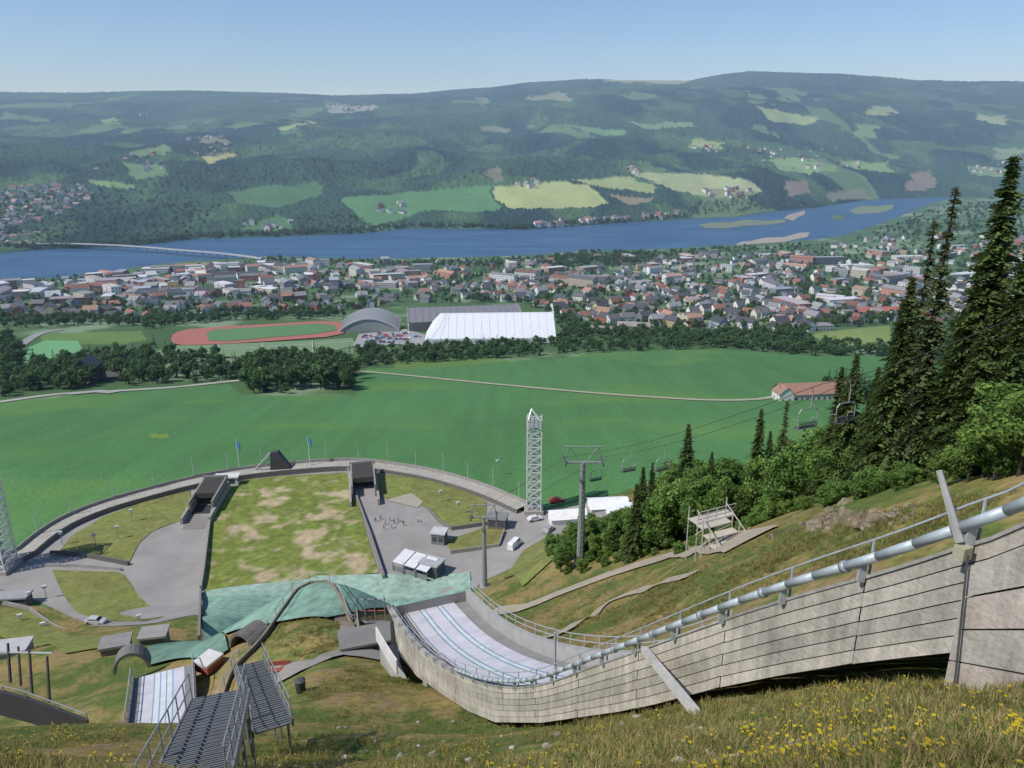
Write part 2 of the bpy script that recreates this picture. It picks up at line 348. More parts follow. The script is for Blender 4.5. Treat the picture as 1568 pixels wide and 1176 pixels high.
def sheetz(name,poly,z,colr,m=M_attr):
    mb=MB(); P=[onz(a,b,z) for a,b in poly]; mb.add(P,[tuple(range(len(P)))[::-1]],colr); return mb.obj(name,m)
sheetz('sandbar',[(1122,377),(1135,370),(1150,369),(1170,364),(1200,363),(1225,356),(1240,356),(1236,363),(1215,367),(1190,373),(1165,375),(1150,379)],ZL+.6,(.36,.32,.26))
sheetz('sandbar',[(1200,334),(1208,328),(1215,327),(1232,322),(1233,328),(1222,332),(1215,338)],ZL+.6,(.34,.30,.24))
sheetz('marsh_island',[(1070,344),(1085,341),(1120,340),(1140,336),(1170,338),(1200,336),(1205,340),(1180,344),(1140,346),(1110,350),(1080,349)],ZL+.5,(.17,.2,.10))
sheetz('marsh_island',[(1268,336),(1280,328),(1292,330),(1290,337)],ZL+.5,(.08,.13,.05))
sheetz('marsh_island',[(1300,322),(1320,315),(1340,316),(1370,313),(1365,321),(1345,326),(1310,328)],ZL+.5,(.17,.22,.10))
# ------------------------------------------------------------------ bridge
mb=MB(); bp=[onz(a,b,-258) for a,b in [(40,374),(100,373),(180,376),(225,379),(270,383),(310,386),(345,389),(385,394),(410,399)]]
mb.wall(bp,1.8,12,(.40,.40,.40))
for i in range(2,len(bp)-1):
    for k in range(3):
        q=bp[i]+(bp[i+1]-bp[i])*k/3; mb.box((q[0],q[1],-266),(3,6,16),.4,(.38,.38,.37))
mb.obj('road_bridge',M_attr)
# ------------------------------------------------------------------ ribbons / drapes
def smooth_pts(P,step):
    P=np.array(P); out=[]
    Q=np.vstack([2*P[0]-P[1],P,2*P[-1]-P[-2]])
    for i in range(1,len(Q)-2):
        L=np.linalg.norm(Q[i+1]-Q[i]); m=max(1,int(L/step))
        for k in range(m):
            t=k/m; out.append(.5*((2*Q[i])+(-Q[i-1]+Q[i+1])*t+(2*Q[i-1]-5*Q[i]+4*Q[i+1]-Q[i+2])*t*t+(-Q[i-1]+3*Q[i]-3*Q[i+1]+Q[i+2])*t**3))
    out.append(Q[-2]); return np.array(out)
def ribbon(name,pxl,w,colr,lift=.15,step=3,m=M_asph,z=None,nw=4):
    P=np.array([hit(a,b) if z is None else onz(a,b,z) for a,b in pxl])[:,:2]
    P=smooth_pts(P,step); T=np.gradient(P,axis=0); T/=np.linalg.norm(T,axis=1)[:,None]; Nn=np.stack([-T[:,1],T[:,0]],1)
    mb=MB(); V=[]
    for i in range(len(P)):
        ww=w*(.93+.14*random.random()) if w<4.5 else w
        for k in range(nw+1):
            q=P[i]+Nn[i]*ww*(k/nw-.5); V.append((q[0],q[1]))
    V=np.array(V); Z=(H(V[:,0],V[:,1]) if z is None else np.full(len(V),z))+lift
    Fs=[(i*(nw+1)+k,i*(nw+1)+k+1,(i+1)*(nw+1)+k+1,(i+1)*(nw+1)+k) for i in range(len(P)-1) for k in range(nw)]
    mb.add(np.column_stack([V,Z]),[f[::-1] for f in Fs],colr); return mb.obj(name,m)
import bmesh
def drape(name,poly,colr,lift=.3,step=6,m=M_attr,colf=None,world=None):
    P=np.array([hit(a,b)[:2] for a,b in poly]) if world is None else np.array(world)
    x0,y0=P.min(0);x1,y1=P.max(0)
    nx=max(2,int((x1-x0)/step)+1);ny=max(2,int((y1-y0)/step)+1)
    bm=bmesh.new(); vs=[bm.verts.new((p[0],p[1],0)) for p in P]; bm.faces.new(vs)
    for i in range(1,nx):
        g=bm.verts[:]+bm.edges[:]+bm.faces[:]; bmesh.ops.bisect_plane(bm,geom=g,plane_co=(x0+(x1-x0)*i/nx,0,0),plane_no=(1,0,0))
    for i in range(1,ny):
        g=bm.verts[:]+bm.edges[:]+bm.faces[:]; bmesh.ops.bisect_plane(bm,geom=g,plane_co=(0,y0+(y1-y0)*i/ny,0),plane_no=(0,1,0))
    bmesh.ops.triangulate(bm,faces=[f for f in bm.faces if len(f.verts)>4])
    bm.verts.ensure_lookup_table()
    X=np.array([v.co[:] for v in bm.verts]); Z=H(X[:,0],X[:,1])+lift
    for v,z_ in zip(bm.verts,Z): v.co.z=z_
    bmesh.ops.recalc_face_normals(bm,faces=bm.faces)
    me=bpy.data.meshes.new(name); bm.to_mesh(me); bm.free(); me.materials.append(m)
    if me.polygons and sum(p.normal.z for p in me.polygons)<0: me.flip_normals()
    a=me.attributes.new('Col','FLOAT_COLOR','POINT'); c=np.ones((len(X),4),np.float32); c[:,:3]=colr if colf is None else colf(X[:,0],X[:,1]); a.data.foreach_set('color',c.ravel())
    ob=bpy.data.objects.new(name,me); sc.collection.objects.link(ob); return ob
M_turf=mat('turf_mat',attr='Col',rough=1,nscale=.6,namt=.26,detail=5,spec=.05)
ribbon('gravel_road',[(545,568),(620,575),(720,585),(860,598),(960,606),(1080,613),(1160,612),(1200,605),(1240,600)],4.2,(.38,.36,.27),.35,8)
ribbon('gravel_road',[(-40,622),(0,616),(90,604),(180,599),(260,594),(330,587),(368,583)],5.5,(.42,.40,.36),.35,8)
ribbon('road',[(0,553),(30,530),(60,512),(95,505)],8,(.3,.3,.3),.5,10)
ribbon('road',[(105,604),(150,600),(176,602)],8,(.36,.35,.34),.5,10)
ribbon('road',[(520,545),(530,560),(545,568)],7,(.4,.38,.34),.5,10)
ribbon('gravel_path',[(750,938),(800,932),(850,912),(900,893),(960,872),(1010,857),(1060,845),(1110,832),(1150,828)],4.2,(.36,.31,.24),.25,2)
ribbon('gravel_path',[(800,985),(850,975),(880,958),(920,932),(980,906),(1030,890),(1064,880)],1.3,(.36,.31,.24),.25,1.5)
ribbon('gravel_path',[(400,1045),(440,1032),(470,1022),(500,1008),(530,1000),(570,1005),(610,1012)],3.0,(.26,.24,.22),.25,1.5)
# sports grounds
drape('football_pitch',[(35,553),(45,532),(70,522),(120,523),(130,540),(110,552)],(.15,.36,.14),.6,10)
drape('football_pitch',[(225,545),(260,530),(330,528),(480,522),(540,518),(545,530),(480,545),(330,548)],(.17,.26,.12),.5,12)
mb=MB()
for a,b_ in [((330,546),(335,528)),((480,544),(478,523)),((330,537),(540,524)),((400,547),(402,526))]:
    p=hit(*a);q=hit(*b_); mb.wall([p+np.array([0,0,.75]),q+np.array([0,0,.75])],.05,.5,(.6,.62,.6))
mb.obj('pitch_markings',M_attr)
tk=[(262,522),(264,514),(272,509),(290,505),(340,501),(400,498),(480,493),(515,493),(526,497),(530,504),(526,512),(500,517),(420,523),(340,528),(280,530),(266,527)]
drape('running_track',tk,(.40,.14,.10),.8,12)
drape('infield_lawn',[(320,523),(316,512),(330,506),(400,502),(488,497),(512,499),(516,507),(480,513),(420,518),(350,524)],(.10,.22,.07),1.1,12)
drape('parking_lot',[(540,530),(550,512),(620,505),(660,515),(660,530),(600,528),(560,536)],(.33,.33,.33),.6,12)
drape('arena_plaza',None,(.29,.275,.26),.10,8,M_asph,world=arenaP)
def grassc(X,Y):
    a=fbm(X/9,Y/9,4,91)[:,None]; b_=fbm(X/2,Y/2,3,93)[:,None]; return (np.array((.12,.155,.04))*(1-a)*1.5+np.array((.22,.19,.075))*a*.85)*(.75+.5*b_)
def sheet_w(pl): return [tuple(onz(a,b,-104.9)[:2]) for a,b in pl]
for pl in [[(88,848),(110,820),(160,790),(230,764),(291,750),(294,782),(284,795),(250,807),(232,815),(215,830),(205,847),(197,864),(140,852)],
           [(80,873),(180,876),(190,880),(198,890),(208,906),(226,925),(250,934),(272,940),(255,952),(225,963),(190,963),(150,958),(120,945),(98,915)],
           [(575,726),(640,732),(715,752),(745,768),(745,785),(738,799),(692,811),(680,806),(672,798),(655,780),(625,768),(585,765)],
           [(683,828),(740,808),(772,812),(770,826),(762,838),(690,846)]]:
    drape('lawn',pl,(.1,.15,.04),.25,2.5,M_turf,grassc,world=sheet_w(pl))
drape('lawn',[(0,925),(45,935),(90,965),(160,978),(168,992),(100,1003),(50,990),(0,975)],(.1,.15,.04),.3,3,M_turf,grassc)
drape('lawn',[(770,885),(800,845),(840,822),(862,830),(850,855),(800,900)],(.1,.15,.04),.3,3,M_turf,grassc)
blobs=[(410,765,42,18),(372,812,42,16),(482,822,44,32),(505,792,50,14),(548,862,32,30),(410,882,28,12),(470,875,50,13),(395,800,58,13),(520,760,24,10),(500,850,70,14),(470,900,60,5)]
def fieldc(X,Y):
    px,py=project(X,Y,np.full_like(X,-105)); s=np.zeros_like(X)
    nn=fbm(X/3,Y/3,5,95)
    for bx,by,rx,ry in blobs: s=np.maximum(s,1.25-np.sqrt(((px-bx)/rx)**2+((py-by)/ry)**2))
    s=np.clip((s-.40+(nn-.5)*3.4)*1.4,0,1)[:,None]*.92
    stp=(np.sin(X*1.2+Y*.48)*.06+1)[:,None]
    a=fbm(X/14,Y/14,3,97)[:,None]; a2=fbm(X/1.5,Y/1.5,4,98)[:,None]
    return (np.array((.13,.185,.036))*(1-a)+np.array((.19,.21,.055))*a)*stp*(.65+.7*a2)*(1-s)+np.array((.42,.34,.22))*s*(.8+.4*a2)
fp=[(341,738),(430,728),(528,724),(545,765),(580,878),(470,888),(312,906),(322,800)]
drape('outrun_lawn',fp,(.1,.2,.03),.3,.7,M_turf,fieldc,world=sheet_w(fp))
def matc(X,Y):
    a=fbm(X/3,Y/14,4,99)[:,None]; q=(np.abs(((X*.93+Y*.37)/3.2)%1-.5)<.06)[:,None]; r2=(Y>160)[:,None]
    return np.array((.21,.34,.27))*(.75+.5*a)*(1-.18*q)+np.array((.07,.06,.06))*r2
gp=[(312,908),(470,889),(488,884),(720,877),(722,915),(640,925),(600,936),(545,941),(500,950),(400,962),(345,975),(312,985)]
drape('plastic_landing_mat',gp,(.2,.4,.3),.45,1.2,M_turf,matc)
drape('plastic_landing_mat',[(228,992),(300,982),(345,978),(350,1000),(320,1018),(226,1023)],(.1,.22,.17),.5,1.0,M_turf,lambda X,Y:matc(X,Y)*.72)
drape('sand_pit',None,(.36,.32,.25),.3,5,world=sheet_w([(590,768),(630,757),(648,770),(640,779)]))
# stadium rim
def ringband(P,w,h0,h1_,colr):
    P=smooth_pts(np.array(P)[:,:2],3); T=np.gradient(P,axis=0); T/=np.linalg.norm(T,axis=1)[:,None]; Nn=np.stack([-T[:,1],T[:,0]],1)
    mb=MB(); a=P+Nn*w/2; b_=P-Nn*w/2
    for i in range(len(P)-1):
        V=[(*b_[i],h0),(*b_[i+1],h0),(*a[i+1],h0),(*a[i],h0),(*b_[i],h1_),(*b_[i+1],h1_),(*a[i+1],h1_),(*a[i],h1_)]
        mb.add(V,[(4,5,6,7)[::-1],(0,1,5,4),(2,3,7,6)],vary(colr,.05))
    return mb,P,Nn,a,b_
mb,RP,RN,ra,rb=ringband([p for p in rimW],4.5,-112,-103.6,(.36,.34,.30))
mb.obj('stadium_rim_walkway',M_conc)
outer=ra if np.hypot(*ra[len(ra)//2])>np.hypot(*rb[len(rb)//2]) else rb
inner=rb if outer is ra else ra
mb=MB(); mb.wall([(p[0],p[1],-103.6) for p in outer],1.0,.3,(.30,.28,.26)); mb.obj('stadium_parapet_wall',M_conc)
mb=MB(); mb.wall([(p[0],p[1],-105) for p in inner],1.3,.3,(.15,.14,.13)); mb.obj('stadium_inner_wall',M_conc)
mbp=MB()
for i in range(0,len(outer),3):
    q=outer[i]; mbp.cyl((q[0],q[1],-103.6),(q[0],q[1],-103.6+(7.5 if i%2 else 6)),.17,.12,5,(.45,.45,.45))
mbp.obj('rim_lamp_posts',M_metal)
def flag(px,py_t,py_b):
    p=onz(px,py_b,-104); r=ray(px,py_t); zt=r[2]/r[1]*p[1]
    mb=MB(); mb.cyl(p,(p[0],p[1],zt),.14,.09,6,(.6,.6,.6)); W_=[]
    for k in range(7):
        for j in range(2): W_.append((p[0]+.1+k*.16,p[1]+.1*math.sin(k*1.3),zt-.2-j*2.6-.2*k))
    mb.add(W_,[(2*k,2*k+1,2*k+3,2*k+2) for k in range(6)],(.08,.28,.55)); mb.obj('flag_pole',M_attr)
flag(367,673,721); flag(475,667,714)
# ------------------------------------------------------------------ stadium tunnels
HD=math.radians(-22); Dv=np.array([math.sin(HD),math.cos(HD),0]); Nv=np.array([math.cos(HD),-math.sin(HD),0])
def tunnel(px,pyb,w,l,h,rz):
    p=onz(px,pyb,-105); mb=MB()
    ca,sa=math.cos(rz),math.sin(rz)
    def T(x,y,z): return (p[0]+x*ca-y*sa,p[1]+x*sa+y*ca,-105+z)
    def bx(x0,x1,y0,y1,z0,z1,c):
        V=[T(x,y,z) for z in(z0,z1) for x,y in((x0,y0),(x1,y0),(x1,y1),(x0,y1))]
        mb.add(V,[(3,2,1,0),(4,5,6,7),(0,1,5,4),(1,2,6,5),(2,3,7,6),(3,0,4,7)],c)
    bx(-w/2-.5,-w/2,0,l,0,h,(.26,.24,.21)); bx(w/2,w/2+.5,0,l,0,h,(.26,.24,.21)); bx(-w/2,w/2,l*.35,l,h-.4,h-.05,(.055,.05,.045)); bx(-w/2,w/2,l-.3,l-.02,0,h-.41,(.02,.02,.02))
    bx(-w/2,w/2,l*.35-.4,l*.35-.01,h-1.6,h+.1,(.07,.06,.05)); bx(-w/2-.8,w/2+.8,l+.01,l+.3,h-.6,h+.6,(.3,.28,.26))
    bx(-w/2-1.2,-w/2-.52,-6,l,0,h*.5,(.32,.30,.27)); bx(w/2+.52,w/2+1.2,-6,l,0,h*.5,(.32,.30,.27))
    bx(-w/2,w/2,.2,l*.35-.42,.02,.35,(.04,.04,.04))
    for k in range(9): bx(-w/2,w/2,-9+k,-9+k+.5,.12,.2,(.20,.18,.16))
    mb.obj('stadium_tunnel_entrance',M_conc)
tunnel(309,788,6,17,4.2,math.radians(6)); tunnel(558,764,6.5,17,4.6,math.radians(12))
mb=MB()
def low(pxl,h,th,c,z=-105): mb.wall([onz(a,b,z) for a,b in pxl],h,th,c)
low([(338,728),(322,800),(312,880),(308,905)],1.4,.5,(.28,.26,.24)); low([(533,722),(548,770),(566,820),(588,888)],1.4,.6,(.22,.20,.19))
mb.obj('outrun_boundary_wall',M_conc)
mb=MB()
g=[hit(308,908),hit(307,940),hit(306,985)]; mb.wall(g,1.4,.4,(.22,.2,.18)); mb.wall([onz(78,850,-105),onz(120,851,-105),onz(197,866,-105)],1.3,.5,(.13,.12,.11))
mb.wall([onz(70,868,-105),onz(120,868,-105),onz(186,874,-105)],.9,.4,(.3,.29,.27)); mb.wall([onz(655,781,-105),onz(672,800,-105),onz(692,812,-105),onz(775,800,-105)],1.2,.4,(.2,.18,.16))
mb.wall([onz(690,848,-105),onz(764,838,-105),onz(772,815,-105)],1.1,.3,(.3,.28,.25)); mb.wall([onz(0,925,-103),onz(45,935,-103),onz(90,966,-103),onz(150,978,-103)],1.1,.3,(.28,.26,.24)); mb.obj('low_concrete_wall',M_conc)
def bldg(name,px,py,l,w,h,rz,wc,rc,kind='gable',rh=1.5,z=None):
    p=onz(px,py,z) if z is not None else hit(px,py); mb=MB()
    if kind=='gable': mb.gable(p[0],p[1],p[2],l,w,h,rh,rz,wc,rc,win=(h>2.7))
    else: mb.flat(p[0],p[1],p[2],l,w,h,rz,wc,rc)
    return mb.obj(name,M_attr)
bldg('white_container',349,742,7,3,2.8,.1,(.7,.7,.7),(.6,.6,.6),'flat',z=-105)
p=onz(428,720,-103.6); mb=MB()
mb.add([(p[0]-3,p[1],p[2]),(p[0]-2.5,p[1],p[2]+6),(p[0]-.5,p[1]+1,p[2]+6),(p[0]+3.5,p[1]+1,p[2]),(p[0]+3.5,p[1]+3,p[2]),(p[0]-.5,p[1]+3,p[2]+6),(p[0]-2.5,p[1]+2,p[2]+6),(p[0]-3,p[1]+2,p[2])],[(0,1,2,3)[::-1],(4,5,6,7)[::-1],(1,2,5,6),(0,1,6,7),(2,3,4,5)],(.07,.065,.065))
for k in range(3): mb.cyl((p[0]-8+k*1.6,p[1],p[2]),(p[0]-3.2,p[1]+1,p[2]+2+k*2),.14,n=5,col=(.4,.4,.4))
mb.cyl((p[0]-8,p[1],p[2]+.3),(p[0]-2.5,p[1],p[2]+6.0),.2,n=5,col=(.4,.4,.4)); mb.obj('olympic_torch_stand',M_attr)
mb=MB()
p=onz(640,876,-105); c,s_=math.cos(-.5),math.sin(-.5)
def TT(x,y,z): return (p[0]+x*c-y*s_,p[1]+x*s_+y*c,-105+z)
for k in range(3):
    x0=-6+k*3.6; mb.add([TT(x0,-2.5,2.6),TT(x0+3.2,-2.5,2.6),TT(x0+3.2,3,3.6),TT(x0,3,3.6)],[(0,1,2,3)],(.6,.61,.63)); mb.add([TT(x0,-2.4,2.4),TT(x0+3.2,-2.4,2.4),TT(x0+3.2,3,3.4),TT(x0,3,3.4)],[(3,2,1,0)],(.4,.4,.4))
    mb.add([TT(x0,-2.3,.1),TT(x0+3.2,-2.3,.1),TT(x0+3.2,-2.3,1.5),TT(x0,-2.3,1.5)],[(0,1,2,3)],(.2,.2,.2))
    for xx in(x0,x0+3.2): mb.cyl(TT(xx,-2.4,0),TT(xx,-2.4,2.5),.1,n=5,col=(.2,.2,.2)); mb.cyl(TT(xx,2.9,0),TT(xx,2.9,3.5),.1,n=5,col=(.2,.2,.2))
mb.obj('canopy_stand',M_attr)
bldg('timing_hut',662,876,5,4,3,-.45,(.10,.10,.10),(.35,.36,.38),'flat',z=-105)
bldg('kiosk',673,830,3.6,3.4,3.2,-.2,(.22,.21,.2),(.5,.5,.5),'flat',z=-105)
bldg('kiosk',762,806,5,4,3,-.2,(.16,.14,.12),(.2,.2,.2),'flat',z=-105)
bldg('white_tent',868,800,10,5,2.6,.15,(.75,.75,.75),(.75,.75,.75),z=-105)
bldg('white_tent',930,782,11,7,2.6,.1,(.7,.7,.7),(.75,.75,.75),z=-105)
bldg('blue_trim_tent',948,790,8,5,2.6,.1,(.1,.15,.3),(.75,.77,.8),z=-105)
# ------------------------------------------------------------------ lattice towers
def lattice(px,pyb,pyt,w,z=-105):
    p=onz(px,pyb,z); r=ray(px,pyt); H_=r[2]/r[1]*p[1]-z; mb=MB(); cw_=(.72,.72,.72); n=11
    h=w/2; Cn=[(-h,-h),(h,-h),(h,h),(-h,h)]
    for k,(a,b_) in enumerate(Cn): mb.cyl((p[0]+a,p[1]+b_,z),(p[0]+a,p[1]+b_,z+H_-(3 if b_>0 else 1)),.22,n=4,col=cw_)
    hh=(H_-3)/n
    for i in range(n+1):
        zz=z+i*hh
        for k in range(4):
            a=Cn[k];b_=Cn[(k+1)%4]; mb.cyl((p[0]+a[0],p[1]+a[1],zz),(p[0]+b_[0],p[1]+b_[1],zz),.13,n=4,col=cw_)
            if i<n:
                mb.cyl((p[0]+a[0],p[1]+a[1],zz),(p[0]+b_[0],p[1]+b_[1],zz+hh),.11,n=4,col=cw_); mb.cyl((p[0]+b_[0],p[1]+b_[1],zz),(p[0]+a[0],p[1]+a[1],zz+hh),.11,n=4,col=cw_)
        mb.box((p[0],p[1],zz),(w*.5,w*.5,.08),0,(.3,.3,.3))
    zt=z+H_
    for a,b_ in Cn: mb.cyl((p[0]+a,p[1]+b_,zt-3.6),(p[0]-h*.4,p[1],zt),.18,n=4,col=cw_)
    for i in range(4):
        for j in range(4): mb.box((p[0]-h+.3+j*w/3.6,p[1]-h-.4,zt-4.2+i*.75-abs(j-1.5)*.5),(.7,.4,.45),0,(.62,.63,.66))
    mb.box((p[0],p[1],z+.6),(w+1.5,w+1.5,1.4),0,(.4,.38,.35)); mb.obj('floodlight_tower',M_metal)
lattice(817,783,626,4.0); lattice(2,872,712,5.5)
# ------------------------------------------------------------------ town
HC=[(.70,.70,.68),(.60,.56,.48),(.36,.12,.08),(.32,.10,.07),(.50,.42,.24),(.22,.23,.24),(.65,.62,.52),(.18,.13,.09),(.36,.42,.46),(.82,.82,.81)]
RC=[(.075,.075,.08),(.14,.135,.14),(.27,.12,.085),(.20,.09,.06),(.06,.06,.065),(.26,.26,.27),(.34,.20,.14)]
def polyrand(poly,n):
    P=np.array(poly); x0,y0=P.min(0);x1,y1=P.max(0); o=[]
    while len(o)<n:
        x=rng.uniform(x0,x1,n*2);y=rng.uniform(y0,y1,n*2); m=inpoly(x,y,poly); o+=list(zip(x[m],y[m]))
    return o[:n]
excl=[tk,[(30,556),(45,528),(60,508),(215,504),(228,522),(130,545),(110,556)],[(225,548),(260,510),(540,490),(550,530),(480,548)],[(525,506),(530,476),(610,473),(632,466),(790,463),(850,482),(860,525),(640,532),(540,535)],[(1240,512),(1290,505),(1362,495),(1365,520),(1330,530),(1270,528)],[(60,500),(220,500),(230,522),(60,527)]]
def ok(p): 
    x=np.array([p[0]]);y=np.array([p[1]])
    return not any(inpoly(x,y,e)[0] for e in excl)
zonesH=[([(640,402),(850,402),(900,396),(1000,398),(1100,392),(1240,388),(1240,500),(1120,505),(950,498),(860,488),(640,468)],440,'h'),
 ([(1180,385),(1330,365),(1568,362),(1640,370),(1640,470),(1568,480),(1400,475),(1240,500)],240,'h'),
 ([(-60,440),(200,420),(400,408),(640,404),(640,462),(530,476),(340,480),(230,490),(0,488),(-60,492)],240,'h'),
 ([(120,428),(260,412),(420,405),(640,404),(640,440),(400,450),(250,462),(120,465)],150,'b'),
 ([(0,440),(120,430),(240,460),(0,485)],26,'b'),
 ([(640,404),(1100,394),(1500,375),(1568,400),(1500,470),(1200,480),(950,440),(640,440)],70,'b'),
 ([(0,290),(130,285),(150,305),(100,330),(20,350),(0,372)],150,'h'),([(0,360),(60,355),(50,378),(0,380)],25,'h'),
 ([(810,344),(1060,325),(1050,332),(900,343),(830,350)],40,'h'),([(1160,470),(1480,460),(1500,490),(1300,500),(1180,512)],50,'h'),
 ([(205,172),(240,170),(240,178),(205,178)],14,'h'),([(500,160),(575,160),(580,170),(500,170)],26,'h'),([(270,205),(350,210),(360,235),(300,245)],22,'h'),([(190,240),(250,235),(250,270),(200,275)],8,'h'),
 ([(570,308),(620,308),(620,330),(580,325)],8,'h'),([(790,278),(830,276),(830,288),(790,288)],10,'h'),([(1060,225),(1100,225),(1100,235),(1060,235)],10,'h'),([(1120,225),(1320,230),(1320,260),(1180,258)],30,'h'),([(950,258),(980,258),(975,268)],8,'h'),([(1480,250),(1560,250),(1560,265),(1480,265)],14,'h'),([(370,340),(460,335),(460,355),(370,358)],12,'h'),
 ([(1060,290),(1160,285),(1150,305),(1080,306)],16,'h'),([(100,240),(300,255),(280,275),(120,262)],6,'h')]
mb=MB()
for poly,n_,kd in zonesH:
    pts=[p for p in polyrand(poly,n_) if ok(p)]
    W3=hits([p[0] for p in pts],[p[1] for p in pts],300,9000,450)
    for q in W3:
        ang=math.radians(random.choice([20,20,-35,110,-70]))+random.uniform(-.2,.2)
        big_=max(1,q[1]/1700)
        if kd=='h':
            s_=random.uniform(.8,1.3)*min(big_,1.4)
            wc=vary(random.choices(HC,[8,4,2.2,1.2,2.2,1.3,3.5,1.0,2,10])[0],.15); rc=vary(random.choices(RC,[5,5,2.0,1.2,3,3.5,1.8])[0],.2)
            mb.gable(q[0],q[1],q[2],12*s_,9*s_,(3.2 if random.random()<.2 else 6.4)*s_,3.2*s_,ang,wc,rc)
        else:
            l=random.uniform(18,48);w=random.uniform(12,18);h=random.choice([6,9,9,12,14])
            wc=vary(random.choice([(.68,.65,.6),(.36,.14,.10),(.55,.48,.38),(.3,.3,.31),(.75,.75,.75),(.7,.7,.7),(.5,.25,.2)]),.15)
            if random.random()<.6: mb.flat(q[0],q[1],q[2],l,w,h,ang,wc,vary((.45,.45,.46),.5))
            else: mb.gable(q[0],q[1],q[2],l,w,h,3.2,ang,wc,vary(random.choice(RC),.2))
mb.obj('town_houses',M_attr)
def bl(name,px,py,l,w,h,rz,wc,rc,kind='flat',rh=3): return bldg(name,px,py,l,w,h,rz,wc,rc,kind,rh)
bl('apartment_block',370,450,10,10,20,.2,(.36,.15,.10),(.2,.2,.2)); bl('apartment_block',267,448,14,10,16,.2,(.60,.42,.14),(.3,.3,.3)); bl('apartment_block',425,438,10,8,14,.2,(.55,.24,.2),(.3,.3,.3)); bl('apartment_block',300,420,22,14,12,.2,(.6,.6,.6),(.5,.5,.5))
bl('warehouse',190,438,60,20,7,.1,(.65,.65,.65),(.6,.6,.6)); bl('warehouse',240,418,50,22,10,.1,(.5,.5,.52),(.6,.6,.61)); bl('shopping_centre',430,412,70,24,9,-.1,(.6,.58,.55),(.6,.6,.6)); bl('shopping_centre',580,440,60,20,9,-.1,(.42,.4,.38),(.45,.45,.45))
for px,py in [(1113,480),(1086,474),(1130,476),(1150,470),(1175,474),(1060,486),(1200,478),(1090,462),(1140,458),(985,478),(940,470)]: bl('white_house',px,py,11,9,8,.2+random.uniform(-.3,.3),(.82,.82,.80),(.12,.12,.12),'gable',4.5)
bl('red_barn',92,487,14,9,5,.1,(.42,.06,.05),(.12,.1,.1),'gable')
bl('long_grey_warehouse',920,430,70,18,8,-.1,(.25,.24,.24),(.25,.22,.22)); bl('office_block',1268,404,60,16,14,.1,(.12,.13,.15),(.3,.3,.3)); bl('red_roofed_school',1340,483,70,16,6,.12,(.6,.58,.55),(.38,.13,.10),'gable',4); bl('warehouse',1500,489,40,14,5,.1,(.6,.65,.65),(.6,.68,.68))
bl('warehouse',1310,412,60,20,8,.1,(.75,.75,.75),(.6,.6,.6)); bl('warehouse',1390,398,60,20,8,.1,(.7,.7,.7),(.55,.55,.55)); bl('warehouse',1240,505,40,14,5,.1,(.3,.3,.3),(.25,.24,.24)); bl('barn',970,507,30,12,6,-.2,(.35,.3,.24),(.3,.27,.25),'gable')
bl('warehouse',925,512,24,12,5,-.2,(.3,.26,.2),(.28,.24,.22),'gable')
p=hit(269,430); mb=MB(); mb.cyl(p,(p[0],p[1],p[2]+30),1.1,.9,10,(.3,.3,.3)); mb.obj('factory_chimney',M_attr)
p=hit(137,584); mb=MB(); mb.gable(p[0],p[1],p[2],15,12,10,5,1.75,(.055,.055,.06),(.06,.06,.07),wcol=(.35,.38,.4)); mb.box((p[0]-1,p[1]-11,p[2]+1),(12,5,2),.15,(.3,.28,.26)); mb.gable(p[0]+13,p[1]+3,p[2],8,9,3.5,2.2,.2,(.07,.07,.07),(.08,.08,.08)); mb.obj('black_timber_house',M_attr)
p=hit(1246,609); mb=MB(); mb.gable(p[0]-2,p[1],p[2],37,12,4.2,4.2,.14,(.5,.45,.42),(.32,.18,.13)); mb.gable(p[0]-18,p[1]-5,p[2],8,8,5,3.4,1.7,(.66,.65,.62),(.30,.18,.13)); mb.obj('red_roofed_farmhouse',M_attr)
def vault(name,px,py,l,w,h,rise,rz,wc,rc,n=14,gcol=None,pw=.8):
    p=hit(px,py); mb=MB(); ca,sa=math.cos(rz),math.sin(rz)
    def T(x,y,z): return (p[0]+x*ca-y*sa,p[1]+x*sa+y*ca,p[2]+z)
    m=8
    prof=[(-w/2+w*k/n, h+rise*math.sin(math.pi*k/n)**pw) for k in range(n+1)]
    V=[];
    for i in range(m+1):
        x=-l/2+l*i/m
        for (y,z) in prof: V.append(T(x,y,z))
    mb.add(V,[(i*(n+1)+k,(i+1)*(n+1)+k,(i+1)*(n+1)+k+1,i*(n+1)+k+1) for i in range(m) for k in range(n)],rc)
    for sx in(-1,1):
        mb.add([T(sx*l/2,-w/2,-3)]+[T(sx*l/2,y,z) for y,z in prof]+[T(sx*l/2,w/2,-3)],[tuple(range(n+3))],gcol or wc)
        mb.path([T(sx*(l/2+.3),y,z+.1) for y,z in prof],.8,4,tuple(c*1.2 for c in rc))
        for j in range(7): yy=-w*.38+w*.76*j/6; mb.add([T(sx*(l/2+.15),yy-1.6,.5),T(sx*(l/2+.15),yy+1.6,.5),T(sx*(l/2+.15),yy+1.6,3.6),T(sx*(l/2+.15),yy-1.6,3.6)],[(0,1,2,3)],(.08,.09,.1))
    for sy in(-1,1): mb.add([T(-l/2,sy*w/2,-3),T(l/2,sy*w/2,-3),T(l/2,sy*w/2,h),T(-l/2,sy*w/2,h)],[(0,1,2,3)],wc)
    for i in range(1,m*2):
        x=-l/2+l*i/(m*2); mb.path([T(x,y,z+.15) for y,z in prof],.22,4,tuple(c*.8 for c in rc))
    mb.obj(name,M_attr)
vault('domed_sports_hall',568,505,46,56,4,12,math.pi/2+.1,(.30,.31,.30),(.36,.38,.40),gcol=(.26,.28,.27))
vault('ice_arena_hall',710,502,108,50,13,8,.16,(.12,.115,.115),(.20,.20,.22),gcol=(.55,.53,.50))
